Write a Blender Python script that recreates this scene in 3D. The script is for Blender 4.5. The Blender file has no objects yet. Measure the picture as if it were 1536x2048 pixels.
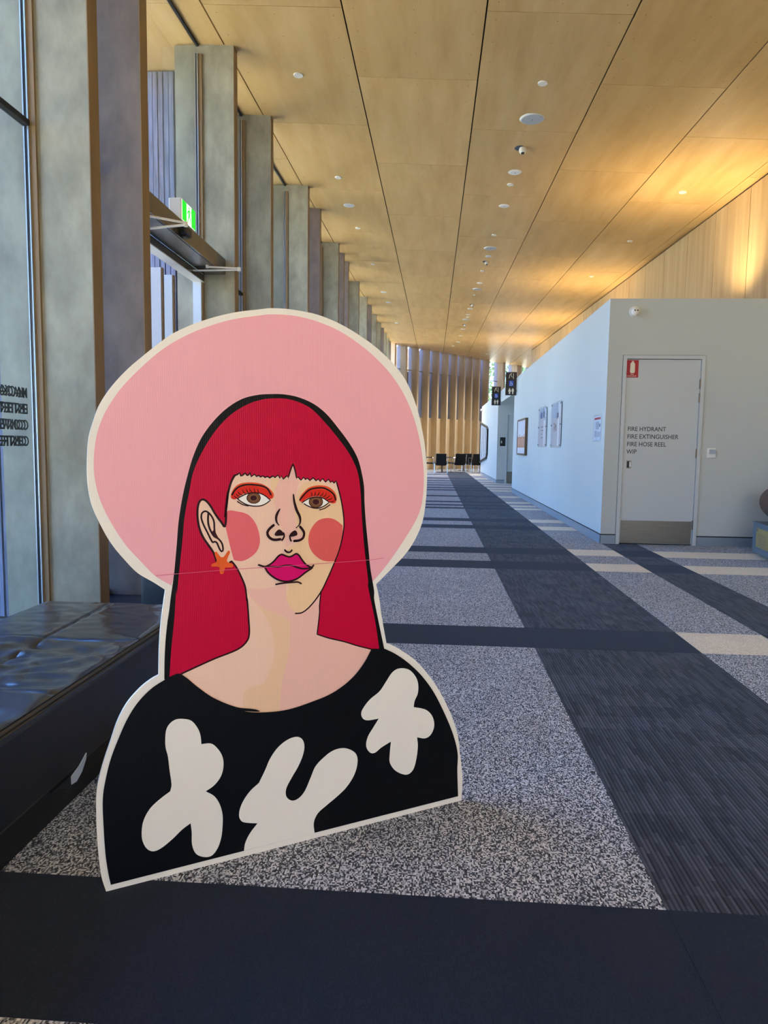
import bpy, bmesh, math, random
from mathutils import Vector, Matrix, noise
S = bpy.context.scene
C = S.collection
R = math.radians
PI = math.pi

# ---------------------------------------------------------------- camera
cam_d = bpy.data.cameras.new('camera'); cam = bpy.data.objects.new('camera', cam_d); C.objects.link(cam)
S.camera = cam
cam_d.sensor_fit = 'VERTICAL'; cam_d.sensor_height = 24.0; cam_d.lens = 24.0 * 1405.0 / 2048.0
cam_d.clip_start = .05; cam_d.clip_end = 300
PITCH, YAW, ROLL = 0.0926655, 0.0691792, 0.0142405
fw = Vector((-math.sin(YAW) * math.cos(PITCH), math.cos(YAW) * math.cos(PITCH), -math.sin(PITCH)))
r0 = Vector((math.cos(YAW), math.sin(YAW), 0)); u0 = r0.cross(fw)
rr = math.cos(ROLL) * r0 + math.sin(ROLL) * u0
uu = -math.sin(ROLL) * r0 + math.cos(ROLL) * u0
m = Matrix((rr, uu, -fw)).transposed().to_4x4(); m.translation = (0, 0, 1.05)
cam.matrix_world = m

# ---------------------------------------------------------------- light and exposure
S.view_settings.view_transform = 'Standard'; S.view_settings.look = 'None'
S.view_settings.gamma = 1.0; S.view_settings.use_curve_mapping = False
S.view_settings.exposure = 1.0
S.cycles.use_denoising = True
S.cycles.max_bounces = 10; S.cycles.diffuse_bounces = 6; S.cycles.glossy_bounces = 4
S.cycles.transparent_max_bounces = 16
S.cycles.caustics_reflective = False; S.cycles.caustics_refractive = False
S.cycles.sample_clamp_indirect = 6.0
SKY = 3.4
w = bpy.data.worlds.new('sky'); S.world = w; w.use_nodes = True
nt = w.node_tree; nt.nodes.clear()
tc = nt.nodes.new('ShaderNodeTexCoord'); sp = nt.nodes.new('ShaderNodeSeparateXYZ')
cr = nt.nodes.new('ShaderNodeValToRGB'); bg = nt.nodes.new('ShaderNodeBackground'); wo = nt.nodes.new('ShaderNodeOutputWorld')
cr.color_ramp.elements[0].position = 0.0; cr.color_ramp.elements[0].color = (.36, .62, 1.0, 1)
cr.color_ramp.elements[1].position = .8; cr.color_ramp.elements[1].color = (.16, .36, .95, 1)
nt.links.new(tc.outputs['Generated'], sp.inputs[0]); nt.links.new(sp.outputs['Z'], cr.inputs[0])
nt.links.new(cr.outputs[0], bg.inputs[0]); bg.inputs[1].default_value = SKY; nt.links.new(bg.outputs[0], wo.inputs[0])

def lamp(name, kind, loc, energy, color, rot=(0, 0, 0), **kw):
    d = bpy.data.lights.new(name, kind); d.energy = energy; d.color = color
    for k, v in kw.items(): setattr(d, k, v)
    o = bpy.data.objects.new(name, d); C.objects.link(o); o.location = loc; o.rotation_euler = rot
    return o
# daylight portals in the glazed wall (sampling guides, they add no light)
for y0, y1 in ((-4.5, 3.9), (4.7, 8.4), (8.4, 14.2), (15.8, 24), (24, 31)):
    p = lamp('window_portal', 'AREA', (-2.62, (y0 + y1) / 2, 2.45), 1, (1, 1, 1), (0, R(-90), 0), shape='RECTANGLE', size=4.8, size_y=y1 - y0)
    p.data.cycles.is_portal = True
# sun: high, from the far side of the building, so the glazed side stands in shade and only the paving beyond is lit
sun = lamp('sun', 'SUN', (0, 0, 20), 27.0, (1.0, .92, .76), angle=R(.6))
sun.rotation_euler = Vector((-.50, -.12, -.86)).to_track_quat('-Z', 'Y').to_euler()
WARM = (1.0, .78, .44)
# uplights standing on the roof of the amenities block, against the timber wall
UPS = [(3.55, 10.0), (3.55, 16.6), (3.55, 22.4), (3.55, 27.9)]
for x, y in UPS:
    lamp('uplight_lamp', 'SPOT', (x, y, 2.86), 130, WARM, (R(180), 0, 0), spot_size=R(130), spot_blend=1.0, shadow_soft_size=.06)
# unseen warm spots added behind the camera to brighten the board's front
for x, y in ((.6, -3.8), (1.8, -3.8), (3.0, -3.8)):
    lamp('board_fill_lamp', 'SPOT', (x, y, 2.7), 100, (1.0, .82, .60), (R(60), 0, R(14)), spot_size=R(130), spot_blend=1.0, shadow_soft_size=.12)
# warm lamps in the far foyer
for x, y in ((.9, 30.2), (2.4, 33.2), (-.2, 28.2)):
    lamp('foyer_lamp', 'SPOT', (x, y, 5.0), 330, (1.0, .88, .70), (0, 0, 0), spot_size=R(150), spot_blend=1.0, shadow_soft_size=.15)

# ---------------------------------------------------------------- materials
def lin(c):
    if isinstance(c, str): c = [int(c[i:i + 2], 16) / 255 for i in (0, 2, 4)]
    return tuple(x / 12.92 if x <= .04045 else ((x + .055) / 1.055) ** 2.4 for x in c) + (1,)
class NB:
    """small node-tree helper"""
    def __init__(s, name):
        s.m = bpy.data.materials.new(name); s.m.use_nodes = True; s.t = s.m.node_tree; s.t.nodes.clear()
        s.out = s.n('OutputMaterial'); s.b = s.n('BsdfPrincipled'); s.l(s.b, 0, s.out, 0)
    def n(s, k, **kw):
        x = s.t.nodes.new('ShaderNode' + k)
        for a, v in kw.items(): setattr(x, a, v)
        return x
    def l(s, a, ao, b, bi): s.t.links.new(a.outputs[ao], b.inputs[bi])
    def coord(s, scale=(1, 1, 1), src='Object', rot=(0, 0, 0)):
        c = s.n('TexCoord'); mp = s.n('Mapping'); mp.inputs['Scale'].default_value = scale; mp.inputs['Rotation'].default_value = rot
        s.l(c, src, mp, 0); return mp
    def noise(s, mp, scale, detail=3, rough=.5):
        x = s.n('TexNoise'); x.inputs['Scale'].default_value = scale; x.inputs['Detail'].default_value = detail
        x.inputs['Roughness'].default_value = rough; s.l(mp, 0, x, 'Vector'); return x
    def ramp(s, src, so, stops):
        x = s.n('ValToRGB'); e = x.color_ramp.elements
        while len(e) < len(stops): e.new(.5)
        for k, (p, c) in enumerate(stops): e[k].position = p; e[k].color = c
        s.l(src, so, x, 0); return x
    def bump(s, src, so, strength=.3, dist=.01):
        x = s.n('Bump'); x.inputs['Strength'].default_value = strength; x.inputs['Distance'].default_value = dist
        s.l(src, so, x, 'Height'); s.l(x, 0, s.b, 'Normal'); return x
    def math(s, op, a, b=None):
        x = s.n('Math', operation=op)
        for i, v in enumerate((a, b)):
            if v is None: continue
            if isinstance(v, tuple): s.l(v[0], v[1], x, i)
            else: x.inputs[i].default_value = v
        return x
    def set(s, **kw):
        for k, v in kw.items(): s.b.inputs[k.replace('_', ' ')].default_value = v
        return s
def plain(name, col, rough=.6, metal=0, spec=.5):
    q = NB(name); q.set(Base_Color=lin(col), Roughness=rough, Metallic=metal); q.b.inputs['Specular IOR Level'].default_value = spec
    return q.m
def mottled(name, c1, c2, rough=.6, scale=3, stretch=(1, 1, 1), detail=5, bump=0, spec=.5, rand=0):
    q = NB(name); mp = q.coord(stretch); nz = q.noise(mp, scale, detail, .6)
    if rand:
        oi = q.n('ObjectInfo'); a = q.n('VectorMath', operation='ADD'); q.l(mp, 0, a, 0)
        sc = q.n('VectorMath', operation='SCALE'); cb = q.n('CombineXYZ'); q.l(oi, 'Random', cb, 0); q.l(oi, 'Random', cb, 1); q.l(cb, 0, sc, 0); sc.inputs['Scale'].default_value = 57
        q.l(sc, 0, a, 1); q.t.links.remove(nz.inputs['Vector'].links[0]); q.l(a, 0, nz, 'Vector')
    r = q.ramp(nz, 0, [(.3, lin(c1)), (.7, lin(c2))])
    if rand:
        hs = q.n('HueSaturation'); q.l(r, 0, hs, 'Color'); oi = [n for n in q.t.nodes if n.type == 'OBJECT_INFO'][0]
        mr = q.n('MapRange'); q.l(oi, 'Random', mr, 0); mr.inputs[3].default_value = 1 - rand; mr.inputs[4].default_value = 1 + rand
        q.l(mr, 0, hs, 'Value'); q.l(hs, 0, q.b, 'Base Color')
    else: q.l(r, 0, q.b, 'Base Color')
    q.set(Roughness=rough); q.b.inputs['Specular IOR Level'].default_value = spec
    if bump: q.bump(nz, 0, bump, .004)
    return q.m
M = {}
# ceiling and wall plywood: long soft grain, each sheet with its own tone
def plywood(name, c1, c2, c3, stretch, rand, rough=.42):
    q = NB(name); mp = q.coord(stretch)
    oi = q.n('ObjectInfo'); cb = q.n('CombineXYZ'); q.l(oi, 'Random', cb, 0); q.l(oi, 'Random', cb, 1)
    sc = q.n('VectorMath', operation='SCALE'); q.l(cb, 0, sc, 0); sc.inputs['Scale'].default_value = 40
    ad = q.n('VectorMath', operation='ADD'); q.l(mp, 0, ad, 0); q.l(sc, 0, ad, 1)
    n1 = q.noise(ad, 1.0, 6, .62)
    r = q.ramp(n1, 0, [(.28, lin(c1)), (.5, lin(c2)), (.74, lin(c3))])
    hs = q.n('HueSaturation'); mr = q.n('MapRange'); q.l(oi, 'Random', mr, 0); mr.inputs[3].default_value = 1 - rand; mr.inputs[4].default_value = 1 + rand
    q.l(mr, 0, hs, 'Value'); q.l(r, 0, hs, 'Color'); q.l(hs, 0, q.b, 'Base Color')
    q.set(Roughness=rough); q.b.inputs['Specular IOR Level'].default_value = .45
    return q.m
M['ply'] = plywood('ceiling_plywood', 'C09A60', 'CEAA70', 'D8B680', (5, .7, 1), .05)
M['plywall'] = plywood('wall_plywood', 'A4875A', 'B2976A', 'C2A97C', (1, 6, .5), .04)
M['fin'] = mottled('fin_concrete', '7F7A68', 'A6A18A', .62, 5.5, (1, 1, .55), 9, .15, rand=.05)
M['finedge'] = mottled('fin_edge_timber', '7E6548', '93784F', .6, 3, (3, 3, .4), 5)
M['fin_shade_purple'] = mottled('fin_concrete_shaded_purple', '6E625D', '8E807A', .65, 5.0, (1, 1, .55), 9, .15, rand=.05)  # shade on close-set fins put into the colour; outer blades share it
M['finout'] = mottled('outer_ribbed_concrete', '4C4D5C', '868AA2', .7, 5, (14, 14, .5), 6, .5)
M['tanboard'] = mottled('far_timber_board', 'BEAC92', 'D0BFA4', .55, 3, (4, 4, .4), 5, rand=.05)
M['farfin'] = mottled('far_timber_fin', 'AE9878', 'C0AA88', .55, 3, (4, 4, .4), 5, rand=.06)
M['finext'] = mottled('far_outer_fin', '9A92A0', 'B4AEBE', .6, 3, (3, 3, .4), 4)
M['white'] = plain('white_plastic', 'E6E4DC', .4)
M['whitealu'] = plain('white_aluminium', 'DDE3E6', .35, .2)
M['paint'] = mottled('wall_paint', 'C3C6C2', 'C8CBC7', .72, .6, (1, 1, 1), 2, spec=.3)
M['doorpaint'] = plain('door_paint', 'C6CACA', .42)
M['skirt'] = plain('skirting_grey', '98A2AC', .35, .3)
M['steel'] = mottled('brushed_steel', '857C70', '9A9186', .34, 4, (1, 1, 60), 4); M['steel'].node_tree.nodes['Principled BSDF'].inputs['Metallic'].default_value = .9
M['chrome'] = plain('chrome', 'C8CACC', .2, 1)
M['headermetal'] = plain('header_metal', '6E675E', .22, .55)
M['darkmetal'] = plain('dark_metal', '17191C', .4, .3)
M['alu'] = plain('frame_aluminium', 'BFC6CB', .3, .7)
M['black'] = plain('black_plastic', '0A0A0B', .45)
M['rubber'] = plain('gasket', '0C0E12', .6)
M['ink'] = plain('door_lettering', '20242A', .5)
M['screw'] = plain('screw_head', '6F5A3A', .6)
M['ground'] = mottled('outside_paving', 'B4AC98', 'C6BEAA', .85, 2)
M['roof'] = plain('roof_void', '1A1612', .9)
M['red'] = plain('sign_red', 'B01020', .5)
M['blue'] = plain('sign_blue', '1E55C8', .5)
M['signcream'] = plain('sign_cream', 'E6DFC8', .5)
M['signbrown'] = plain('sign_dark_brown', '231A14', .45)
M['paper'] = plain('paper_white', 'DDE2E8', .5)
M['papergrey'] = plain('paper_grey', 'AEB6C0', .45)
M['printpurple'] = plain('print_purple', '4A4A86', .5)
M['printgrey'] = plain('print_grey', '4C525C', .5)
M['woodframe'] = plain('frame_walnut', '6A4E33', .45)
M['artwhite'] = mottled('art_pale_bark', 'B9B6BE', 'E6E2E4', .6, 7, (1, 6, 1), 4)
M['artorange'] = mottled('art_orange_earth', 'A8683C', 'D08A58', .6, 7, (1, 8, 1), 4)
M['leaf'] = mottled('leaf_green', '3E5A2C', '7C9A54', .7, 6)
M['bark'] = plain('bark', '5A4A3A', .9)
# glass: a thin single sheet, mostly see-through with a mirror sheen
def glass(name, tint, refl):
    q = NB(name); q.t.nodes.remove(q.b)
    tr = q.n('BsdfTransparent'); tr.inputs[0].default_value = tint
    gl = q.n('BsdfGlossy'); gl.inputs['Roughness'].default_value = 0.0; gl.inputs[0].default_value = (.9, .95, 1, 1)
    fr = q.n('LayerWeight'); fr.inputs[0].default_value = .5; pw = q.math('POWER', (fr, 1), 4.0); mul = q.math('MULTIPLY_ADD', (pw, 0), refl * .8); mul.inputs[2].default_value = .04 * refl
    mx = q.n('MixShader'); q.l(mul, 0, mx, 0); q.l(tr, 0, mx, 1); q.l(gl, 0, mx, 2); q.l(mx, 0, q.out, 0)
    return q.m
M['glass'] = glass('window_glass', (.90, .95, .97, 1), .8)
M['acrylic'] = glass('clear_acrylic', (.97, .98, .99, 1), .25)
def emis(name, col, st):
    q = NB(name); q.set(Base_Color=lin(col), Roughness=.4); q.b.inputs['Emission Color'].default_value = lin(col); q.b.inputs['Emission Strength'].default_value = st
    return q.m
M['exitgreen'] = emis('exit_green', '08B020', .9); M['exitwhite'] = emis('exit_white', 'F4FFF4', .8)
# ---- carpets
def carpet(name, cols, cell, thresh, fuzz=.0, rowshade=0, block=None, rough=.95):
    q = NB(name); co = q.n('TexCoord'); se = q.n('SeparateXYZ'); q.l(co, 'Object', se, 0)
    fx = q.math('FLOOR', (q.math('DIVIDE', (se, 0), cell[0]), 0)); fy = q.math('FLOOR', (q.math('DIVIDE', (se, 1), cell[1]), 0))
    cb = q.n('CombineXYZ'); q.l(fx, 0, cb, 0); q.l(fy, 0, cb, 1)
    wn = q.n('TexWhiteNoise', noise_dimensions='2D'); q.l(cb, 0, wn, 'Vector')
    r = q.ramp(wn, 0, [(t, lin(c)) for t, c in zip(thresh, cols)])
    col = r
    big = q.noise(q.coord(), 1.6, 2); mr = q.n('MapRange'); q.l(big, 0, mr, 0); mr.inputs[1].default_value = .3; mr.inputs[2].default_value = .7; mr.inputs[3].default_value = .93; mr.inputs[4].default_value = 1.07
    hs = q.n('HueSaturation'); q.l(col, 0, hs, 'Color'); q.l(mr, 0, hs, 'Value'); col = hs
    q.l(col, 0, q.b, 'Base Color'); q.set(Roughness=rough); q.b.inputs['Specular IOR Level'].default_value = .15; q.set(Sheen_Weight=.10, Sheen_Roughness=.5, Sheen_Tint=(.75, .85, 1, 1))
    gx = q.math('FRACT', (q.math('DIVIDE', (se, 0), cell[0]), 0)); tri = q.math('PINGPONG', (gx, 0), .5)
    sm = q.math('ADD', (q.math('MULTIPLY', (tri, 0), 1.2), 0), (wn, 0))
    q.bump(sm, 0, .35, .0025)
    return q.m
M['speckle'] = carpet('speckled_loop_carpet', ['18181C', '52545A', 'B0B2B8', 'E2E3E4'], (.0036, .0052), (0, .36, .66, 1))
M['navy'] = carpet('plain_navy_carpet', ['141A26', '171E2B', '19202E', '1C2432'], (.0030, .006), (0, .4, .6, 1))
M['cream'] = carpet('cream_loop_carpet', ['CDBFA4', 'DACDB2', 'E2D6BE', 'EEE4CE'], (.0043, .0062), (0, .4, .6, 1))
def ribbed(name, dark, mid, light):
    q = NB(name); co = q.n('TexCoord'); se = q.n('SeparateXYZ'); q.l(co, 'Object', se, 0)
    px = q.math('DIVIDE', (se, 0), .0125); fx = q.math('FLOOR', (px, 0)); gx = q.math('FRACT', (px, 0))
    cb0 = q.n('CombineXYZ'); q.l(fx, 0, cb0, 0); off = q.n('TexWhiteNoise', noise_dimensions='2D'); q.l(cb0, 0, off, 'Vector')
    yy = q.math('ADD', (q.math('DIVIDE', (se, 1), .11), 0), (q.math('MULTIPLY', (off, 0), 3.0), 0)); fy = q.math('FLOOR', (yy, 0))
    cb = q.n('CombineXYZ'); q.l(fx, 0, cb, 0); q.l(fy, 0, cb, 1); wn = q.n('TexWhiteNoise', noise_dimensions='2D'); q.l(cb, 0, wn, 'Vector')
    # blocks of the tile pattern
    bx = q.math('FLOOR', (q.math('DIVIDE', (se, 0), .143), 0)); by = q.math('FLOOR', (q.math('DIVIDE', (se, 1), .125), 0))
    cc = q.n('CombineXYZ'); q.l(bx, 0, cc, 0); q.l(by, 0, cc, 1); wb = q.n('TexWhiteNoise', noise_dimensions='2D'); q.l(cc, 0, wb, 'Vector')
    groove = q.math('LESS_THAN', (gx, 0), .42)
    v = q.math('ADD', (q.math('MULTIPLY', (wn, 0), .45), 0), (q.math('MULTIPLY', (wb, 0), .25), 0))
    v = q.math('ADD', (v, 0), (q.math('MULTIPLY', (groove, 0), -.42), 0)); v = q.math('ADD', (v, 0), .3)
    r = q.ramp(v, 0, [(0, lin(dark)), (.45, lin(mid)), (1, lin(light))]); q.l(r, 0, q.b, 'Base Color')
    q.set(Roughness=.92, Sheen_Weight=.07, Sheen_Roughness=.5, Sheen_Tint=(.75, .85, 1, 1)); q.b.inputs['Specular IOR Level'].default_value = .2
    q.bump(v, 0, .4, .003); return q.m
M['ribbed'] = ribbed('ribbed_charcoal_carpet', '16181E', '33363F', '565962')
# leather
def leather(name, col, rough, b=.25):
    q = NB(name); mp = q.coord(); n1 = q.noise(mp, 160, 3); n2 = q.noise(mp, 9, 4, .6)
    ad = q.math('ADD', (q.math('MULTIPLY', (n1, 0), .12), 0), (n2, 0)); q.bump(ad, 0, b, .006)
    q.set(Base_Color=lin(col), Roughness=rough); q.b.inputs['Specular IOR Level'].default_value = .6; return q.m
M['leather'] = leather('black_leather', '18202C', .2)
M['leather'].node_tree.nodes['Principled BSDF'].inputs['Coat Weight'].default_value = .5
M['leather'].node_tree.nodes['Principled BSDF'].inputs['Coat Roughness'].default_value = .12
M['leatherside'] = leather('black_leather_side', '070B13', .42, .08)
M['piping'] = leather('piping_leather', '3A3328', .5, .1)
M['brownleather'] = leather('brown_leather', '4A2A24', .4)
M['upholstery'] = plain('black_upholstery', '08090B', .8)
M['teal'] = leather('slate_leather', '1B262D', .5, .1)
# printed corflute: faint vertical flutes in the sheet
def printed(name, col, rough=.38, b=.3):
    q = NB(name); co = q.n('TexCoord'); se = q.n('SeparateXYZ'); q.l(co, 'Object', se, 0)
    g = q.math('PINGPONG', (q.math('DIVIDE', (se, 0), .0047), 0), .5)
    q.set(Base_Color=lin(col), Roughness=rough); q.b.inputs['Specular IOR Level'].default_value = .16; q.bump(g, 0, b, .0009); return q.m
PR = dict(hatpink='E8A3A6', inkblack='0C0A08', magenta='BC0432', peach='EBC0A4', yellowskin='E8BE92', yellowskin2='E6BA94', pinkskin='E8B3A0', blush='DE6468', blush2='D95A55',
          ink='2A0A10', wine='3E1218', orange='DE5A22', coral='DC5028', red='D42A1C', eyewhite='EDE3D6', iris='6E4628', iris2='80583A', lip='CE0560', shirtblack='040509', cream='E6DCCB', crease='D8607C')
for k, v in PR.items(): M['p_' + k] = printed('print_' + k, v, .38 if k not in ('shirtblack',) else .5)

# ---------------------------------------------------------------- mesh helpers
def link(o, parent=None):
    C.objects.link(o)
    if parent is not None: o.parent = parent
    return o
class MB:
    """collects shapes with materials; build() links them as ONE mesh object"""
    def __init__(s): s.v = []; s.f = []; s.m = []; s.cur = 0; s.mats = []
    def mat(s, k):
        if k not in s.mats: s.mats.append(k)
        s.cur = s.mats.index(k); return s
    def add(s, vs, fs):
        b = len(s.v); s.v += [tuple(v) for v in vs]
        for f in fs: s.f.append(tuple(b + i for i in f)); s.m.append(s.cur)
    def box(s, x0, x1, y0, y1, z0, z1, mtx=None):
        vs = [Vector((x, y, z)) for z in (z0, z1) for y in (y0, y1) for x in (x0, x1)]
        if mtx: vs = [mtx @ v for v in vs]
        s.add(vs, [(0, 2, 3, 1), (4, 5, 7, 6), (0, 1, 5, 4), (2, 6, 7, 3), (0, 4, 6, 2), (1, 3, 7, 5)]); return s
    def rbox(s, x0, x1, y0, y1, z0, z1, r, mtx=None, seg=2):
        bm = bmesh.new(); bmesh.ops.create_cube(bm, size=1)
        for v in bm.verts: v.co = Vector(((x0 + x1) / 2 + v.co.x * (x1 - x0), (y0 + y1) / 2 + v.co.y * (y1 - y0), (z0 + z1) / 2 + v.co.z * (z1 - z0)))
        bmesh.ops.bevel(bm, geom=list(bm.edges), offset=r, segments=seg, profile=.5, affect='EDGES')
        bm.verts.index_update()
        s.add([(mtx @ v.co) if mtx else v.co.copy() for v in bm.verts], [[v.index for v in f.verts] for f in bm.faces]); bm.free(); return s
    def prism(s, pts, d0, d1, frame):
        """pts 2D outline; frame(u, v, d) -> 3D"""
        n = len(pts)
        vs = [frame(u, v, d0) for u, v in pts] + [frame(u, v, d1) for u, v in pts]
        s.add(vs, [tuple(range(n - 1, -1, -1)), tuple(range(n, 2 * n))] + [(i, (i + 1) % n, n + (i + 1) % n, n + i) for i in range(n)]); return s
    def face(s, pts3): s.add(pts3, [tuple(range(len(pts3)))]); return s
    def disc(s, c, r, n=20, ax='z', h=.004, r2=None):
        """short cylinder / frustum along an axis, from c by h"""
        r2 = r if r2 is None else r2; vs = []
        for rad, t in ((r, 0), (r2, h)):
            for i in range(n):
                a = 2 * PI * i / n; p = (rad * math.cos(a), rad * math.sin(a), t)
                p = {'z': p, 'x': (p[2], p[0], p[1]), 'y': (p[0], p[2], p[1])}[ax]
                vs.append((c[0] + p[0], c[1] + p[1], c[2] + p[2]))
        s.add(vs, [tuple(range(n - 1, -1, -1)), tuple(range(n, 2 * n))] + [(i, (i + 1) % n, n + (i + 1) % n, n + i) for i in range(n)]); return s
    def tube(s, pts, r, n=8):
        pts = [Vector(p) for p in pts]; rings = []
        for i, p in enumerate(pts):
            d = (pts[min(i + 1, len(pts) - 1)] - pts[max(i - 1, 0)]).normalized()
            a = Vector((0, 0, 1)) if abs(d.z) < .9 else Vector((1, 0, 0)); x = d.cross(a).normalized(); y = d.cross(x)
            rings.append([p + r * (math.cos(2 * PI * k / n) * x + math.sin(2 * PI * k / n) * y) for k in range(n)])
        vs = [v for rg in rings for v in rg]; fs = []
        for i in range(len(pts) - 1):
            for k in range(n): fs.append((i * n + k, i * n + (k + 1) % n, (i + 1) * n + (k + 1) % n, (i + 1) * n + k))
        fs += [tuple(range(n - 1, -1, -1)), tuple((len(pts) - 1) * n + k for k in range(n))]
        s.add(vs, fs); return s
    def sphere(s, c, r, n=12, m_=8, sc=(1, 1, 1)):
        vs = [(c[0], c[1], c[2] - r * sc[2])]
        for j in range(1, m_):
            t = PI * j / m_ - PI / 2
            for i in range(n):
                a = 2 * PI * i / n; vs.append((c[0] + r * sc[0] * math.cos(t) * math.cos(a), c[1] + r * sc[1] * math.cos(t) * math.sin(a), c[2] + r * sc[2] * math.sin(t)))
        vs.append((c[0], c[1], c[2] + r * sc[2])); L = len(vs) - 1; fs = []
        for i in range(n): fs.append((0, 1 + (i + 1) % n, 1 + i)); fs.append((L, 1 + (m_ - 2) * n + i, 1 + (m_ - 2) * n + (i + 1) % n))
        for j in range(m_ - 2):
            for i in range(n): a = 1 + j * n; fs.append((a + i, a + (i + 1) % n, a + n + (i + 1) % n, a + n + i))
        s.add(vs, fs); return s
    def build(s, name, parent=None, smooth=False, loc=None):
        me = bpy.data.meshes.new(name); me.from_pydata(s.v, [], s.f)
        for k in s.mats: me.materials.append(M[k])
        for p, mi in zip(me.polygons, s.m): p.material_index = mi; p.use_smooth = smooth
        me.update(); bm = bmesh.new(); bm.from_mesh(me); bmesh.ops.recalc_face_normals(bm, faces=bm.faces); bm.to_mesh(me); bm.free()
        if smooth: me.set_sharp_from_angle(angle=R(40))
        o = bpy.data.objects.new(name, me)
        if loc is not None: o.location = loc
        return link(o, parent)
def B(mat): return MB().mat(mat)
def empty(name, loc=(0, 0, 0), rz=0):
    o = bpy.data.objects.new(name, None); o.empty_display_size = .1; o.location = loc; o.rotation_euler = (0, 0, rz); return link(o)
def tag(o, label, cat, group=None):
    o['label'] = label; o['category'] = cat
    if group: o['group'] = group
    return o
def struct(o): o['kind'] = 'structure'; return o
def copy_tree(o, parent=None):
    c = o.copy(); C.objects.link(c)
    if parent is not None: c.parent = parent
    for ch in [x for x in bpy.data.objects if x.parent == o]: copy_tree(ch, c)
    return c
def text_mesh(name, txt, size, mat, parent, mtx, extrude=.0006, width=1.0, spacing=1.0, line=1.0, bold=0.0):
    cu = bpy.data.curves.new(name, 'FONT'); cu.body = txt; cu.size = size; cu.extrude = extrude; cu.space_character = spacing; cu.space_line = line; cu.offset = bold
    cu.resolution_u = 3
    o = bpy.data.objects.new(name + '_tmp', cu); C.objects.link(o)
    bpy.context.view_layer.update()
    me = bpy.data.meshes.new_from_object(o.evaluated_get(bpy.context.evaluated_depsgraph_get())); bpy.data.objects.remove(o); bpy.data.curves.remove(cu)
    me.materials.clear(); me.materials.append(M[mat]); me.name = name
    me.transform(Matrix.Diagonal((width, 1, 1, 1))); me.transform(mtx)
    return link(bpy.data.objects.new(name, me), parent)
def mat4(ux, uy, uz, t):
    a = Matrix((ux, uy, uz)).transposed().to_4x4(); a.translation = t; return a
ORD = ['nearest', 'second nearest', 'third nearest', 'fourth nearest', 'fifth nearest', 'sixth nearest', 'seventh nearest', 'eighth nearest', 'ninth nearest', 'tenth nearest', 'eleventh nearest', 'twelfth nearest']
# ================================================================ THE SETTING
random.seed(4)
H0, KY, KX = 4.45, .034, -.05
def cz(x, y): return H0 + KY * y + KX * x
# the far facade runs obliquely: P0 + s * FD, FN points into the room
P0 = Vector((-1.95, 31.4)); FD = Vector((.6494859, .7603737)); FN = Vector((.7603737, -.6494859))
def clip(poly, off):
    """keep the part of a plan polygon on the room side of the facade line pushed out by off"""
    out = []; n = len(poly)
    for i in range(n):
        a, b = Vector(poly[i]), Vector(poly[(i + 1) % n]); da = (a - P0).dot(FN) + off; db = (b - P0).dot(FN) + off
        if da >= 0: out.append(tuple(a))
        if (da >= 0) != (db >= 0): out.append(tuple(a + (b - a) * (da / (da - db))))
    return out
Y_BACK = -5.0; XG = -2.30; XL = -1.95; XW = 4.13; YEND = 44.0
# ---- ceiling: roof slab with plywood sheets hung below it in a staggered bond
def ceil_prism(poly, z0, z1, mat):
    return B(mat).prism(poly, z0, z1, lambda u, v, d: (u, v, cz(u, v) + d))
ceiling = struct(ceil_prism(clip([(-3.15, Y_BACK), (6.6, Y_BACK), (6.6, YEND), (-3.15, YEND)], .55), .022, .25, 'roof').build('ceiling'))
XS = [-3.15, -2.32, -2.04, -.84, .36, 1.56, 2.77, 3.98, 5.18, 6.5]
g = .003
for i in range(len(XS) - 1):
    x0, x1 = XS[i], XS[i + 1]; off = 6.2 if i % 2 == 0 else 7.385
    y = off - 2.35 * 5
    while y < YEND:
        a, b = max(y, Y_BACK), min(y + 2.35, YEND)
        if b > a and not (i >= 7 and b <= 31.2):
            p = clip([(x0 + .007, a + g), (x1 - .007, a + g), (x1 - .007, b - g), (x0 + .007, b - g)], .5)
            if len(p) >= 3:
                o = ceil_prism(p, 0, .018, 'ply').build('plywood_panel', ceiling)
        elif i == 7 and b > a:
            ceil_prism([(x0 + g, a + g), (XW + .05, a + g), (XW + .05, b - g), (x0 + g, b - g)], 0, .018, 'ply').build('plywood_panel', ceiling)
        y += 2.35
# fixing screws of the nearest sheets (tiny dark dots at the sheet edges)
sc = B('screw')
for i in range(2, 7):
    x0, x1 = XS[i], XS[i + 1]; off = 6.2 if i % 2 == 0 else 7.385
    for k in range(-1, 2):
        ya = off + 2.35 * k
        for t in range(7):
            yy = ya + .12 + t * .35
            for xx in (x0 + .09, (x0 + x1) / 2, x1 - .09): sc.disc((xx, yy, cz(xx, yy) - .0006), .005, 6, 'z', .0006)
o = sc.build('screw_heads', ceiling); o['kind'] = 'stuff'
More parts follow.
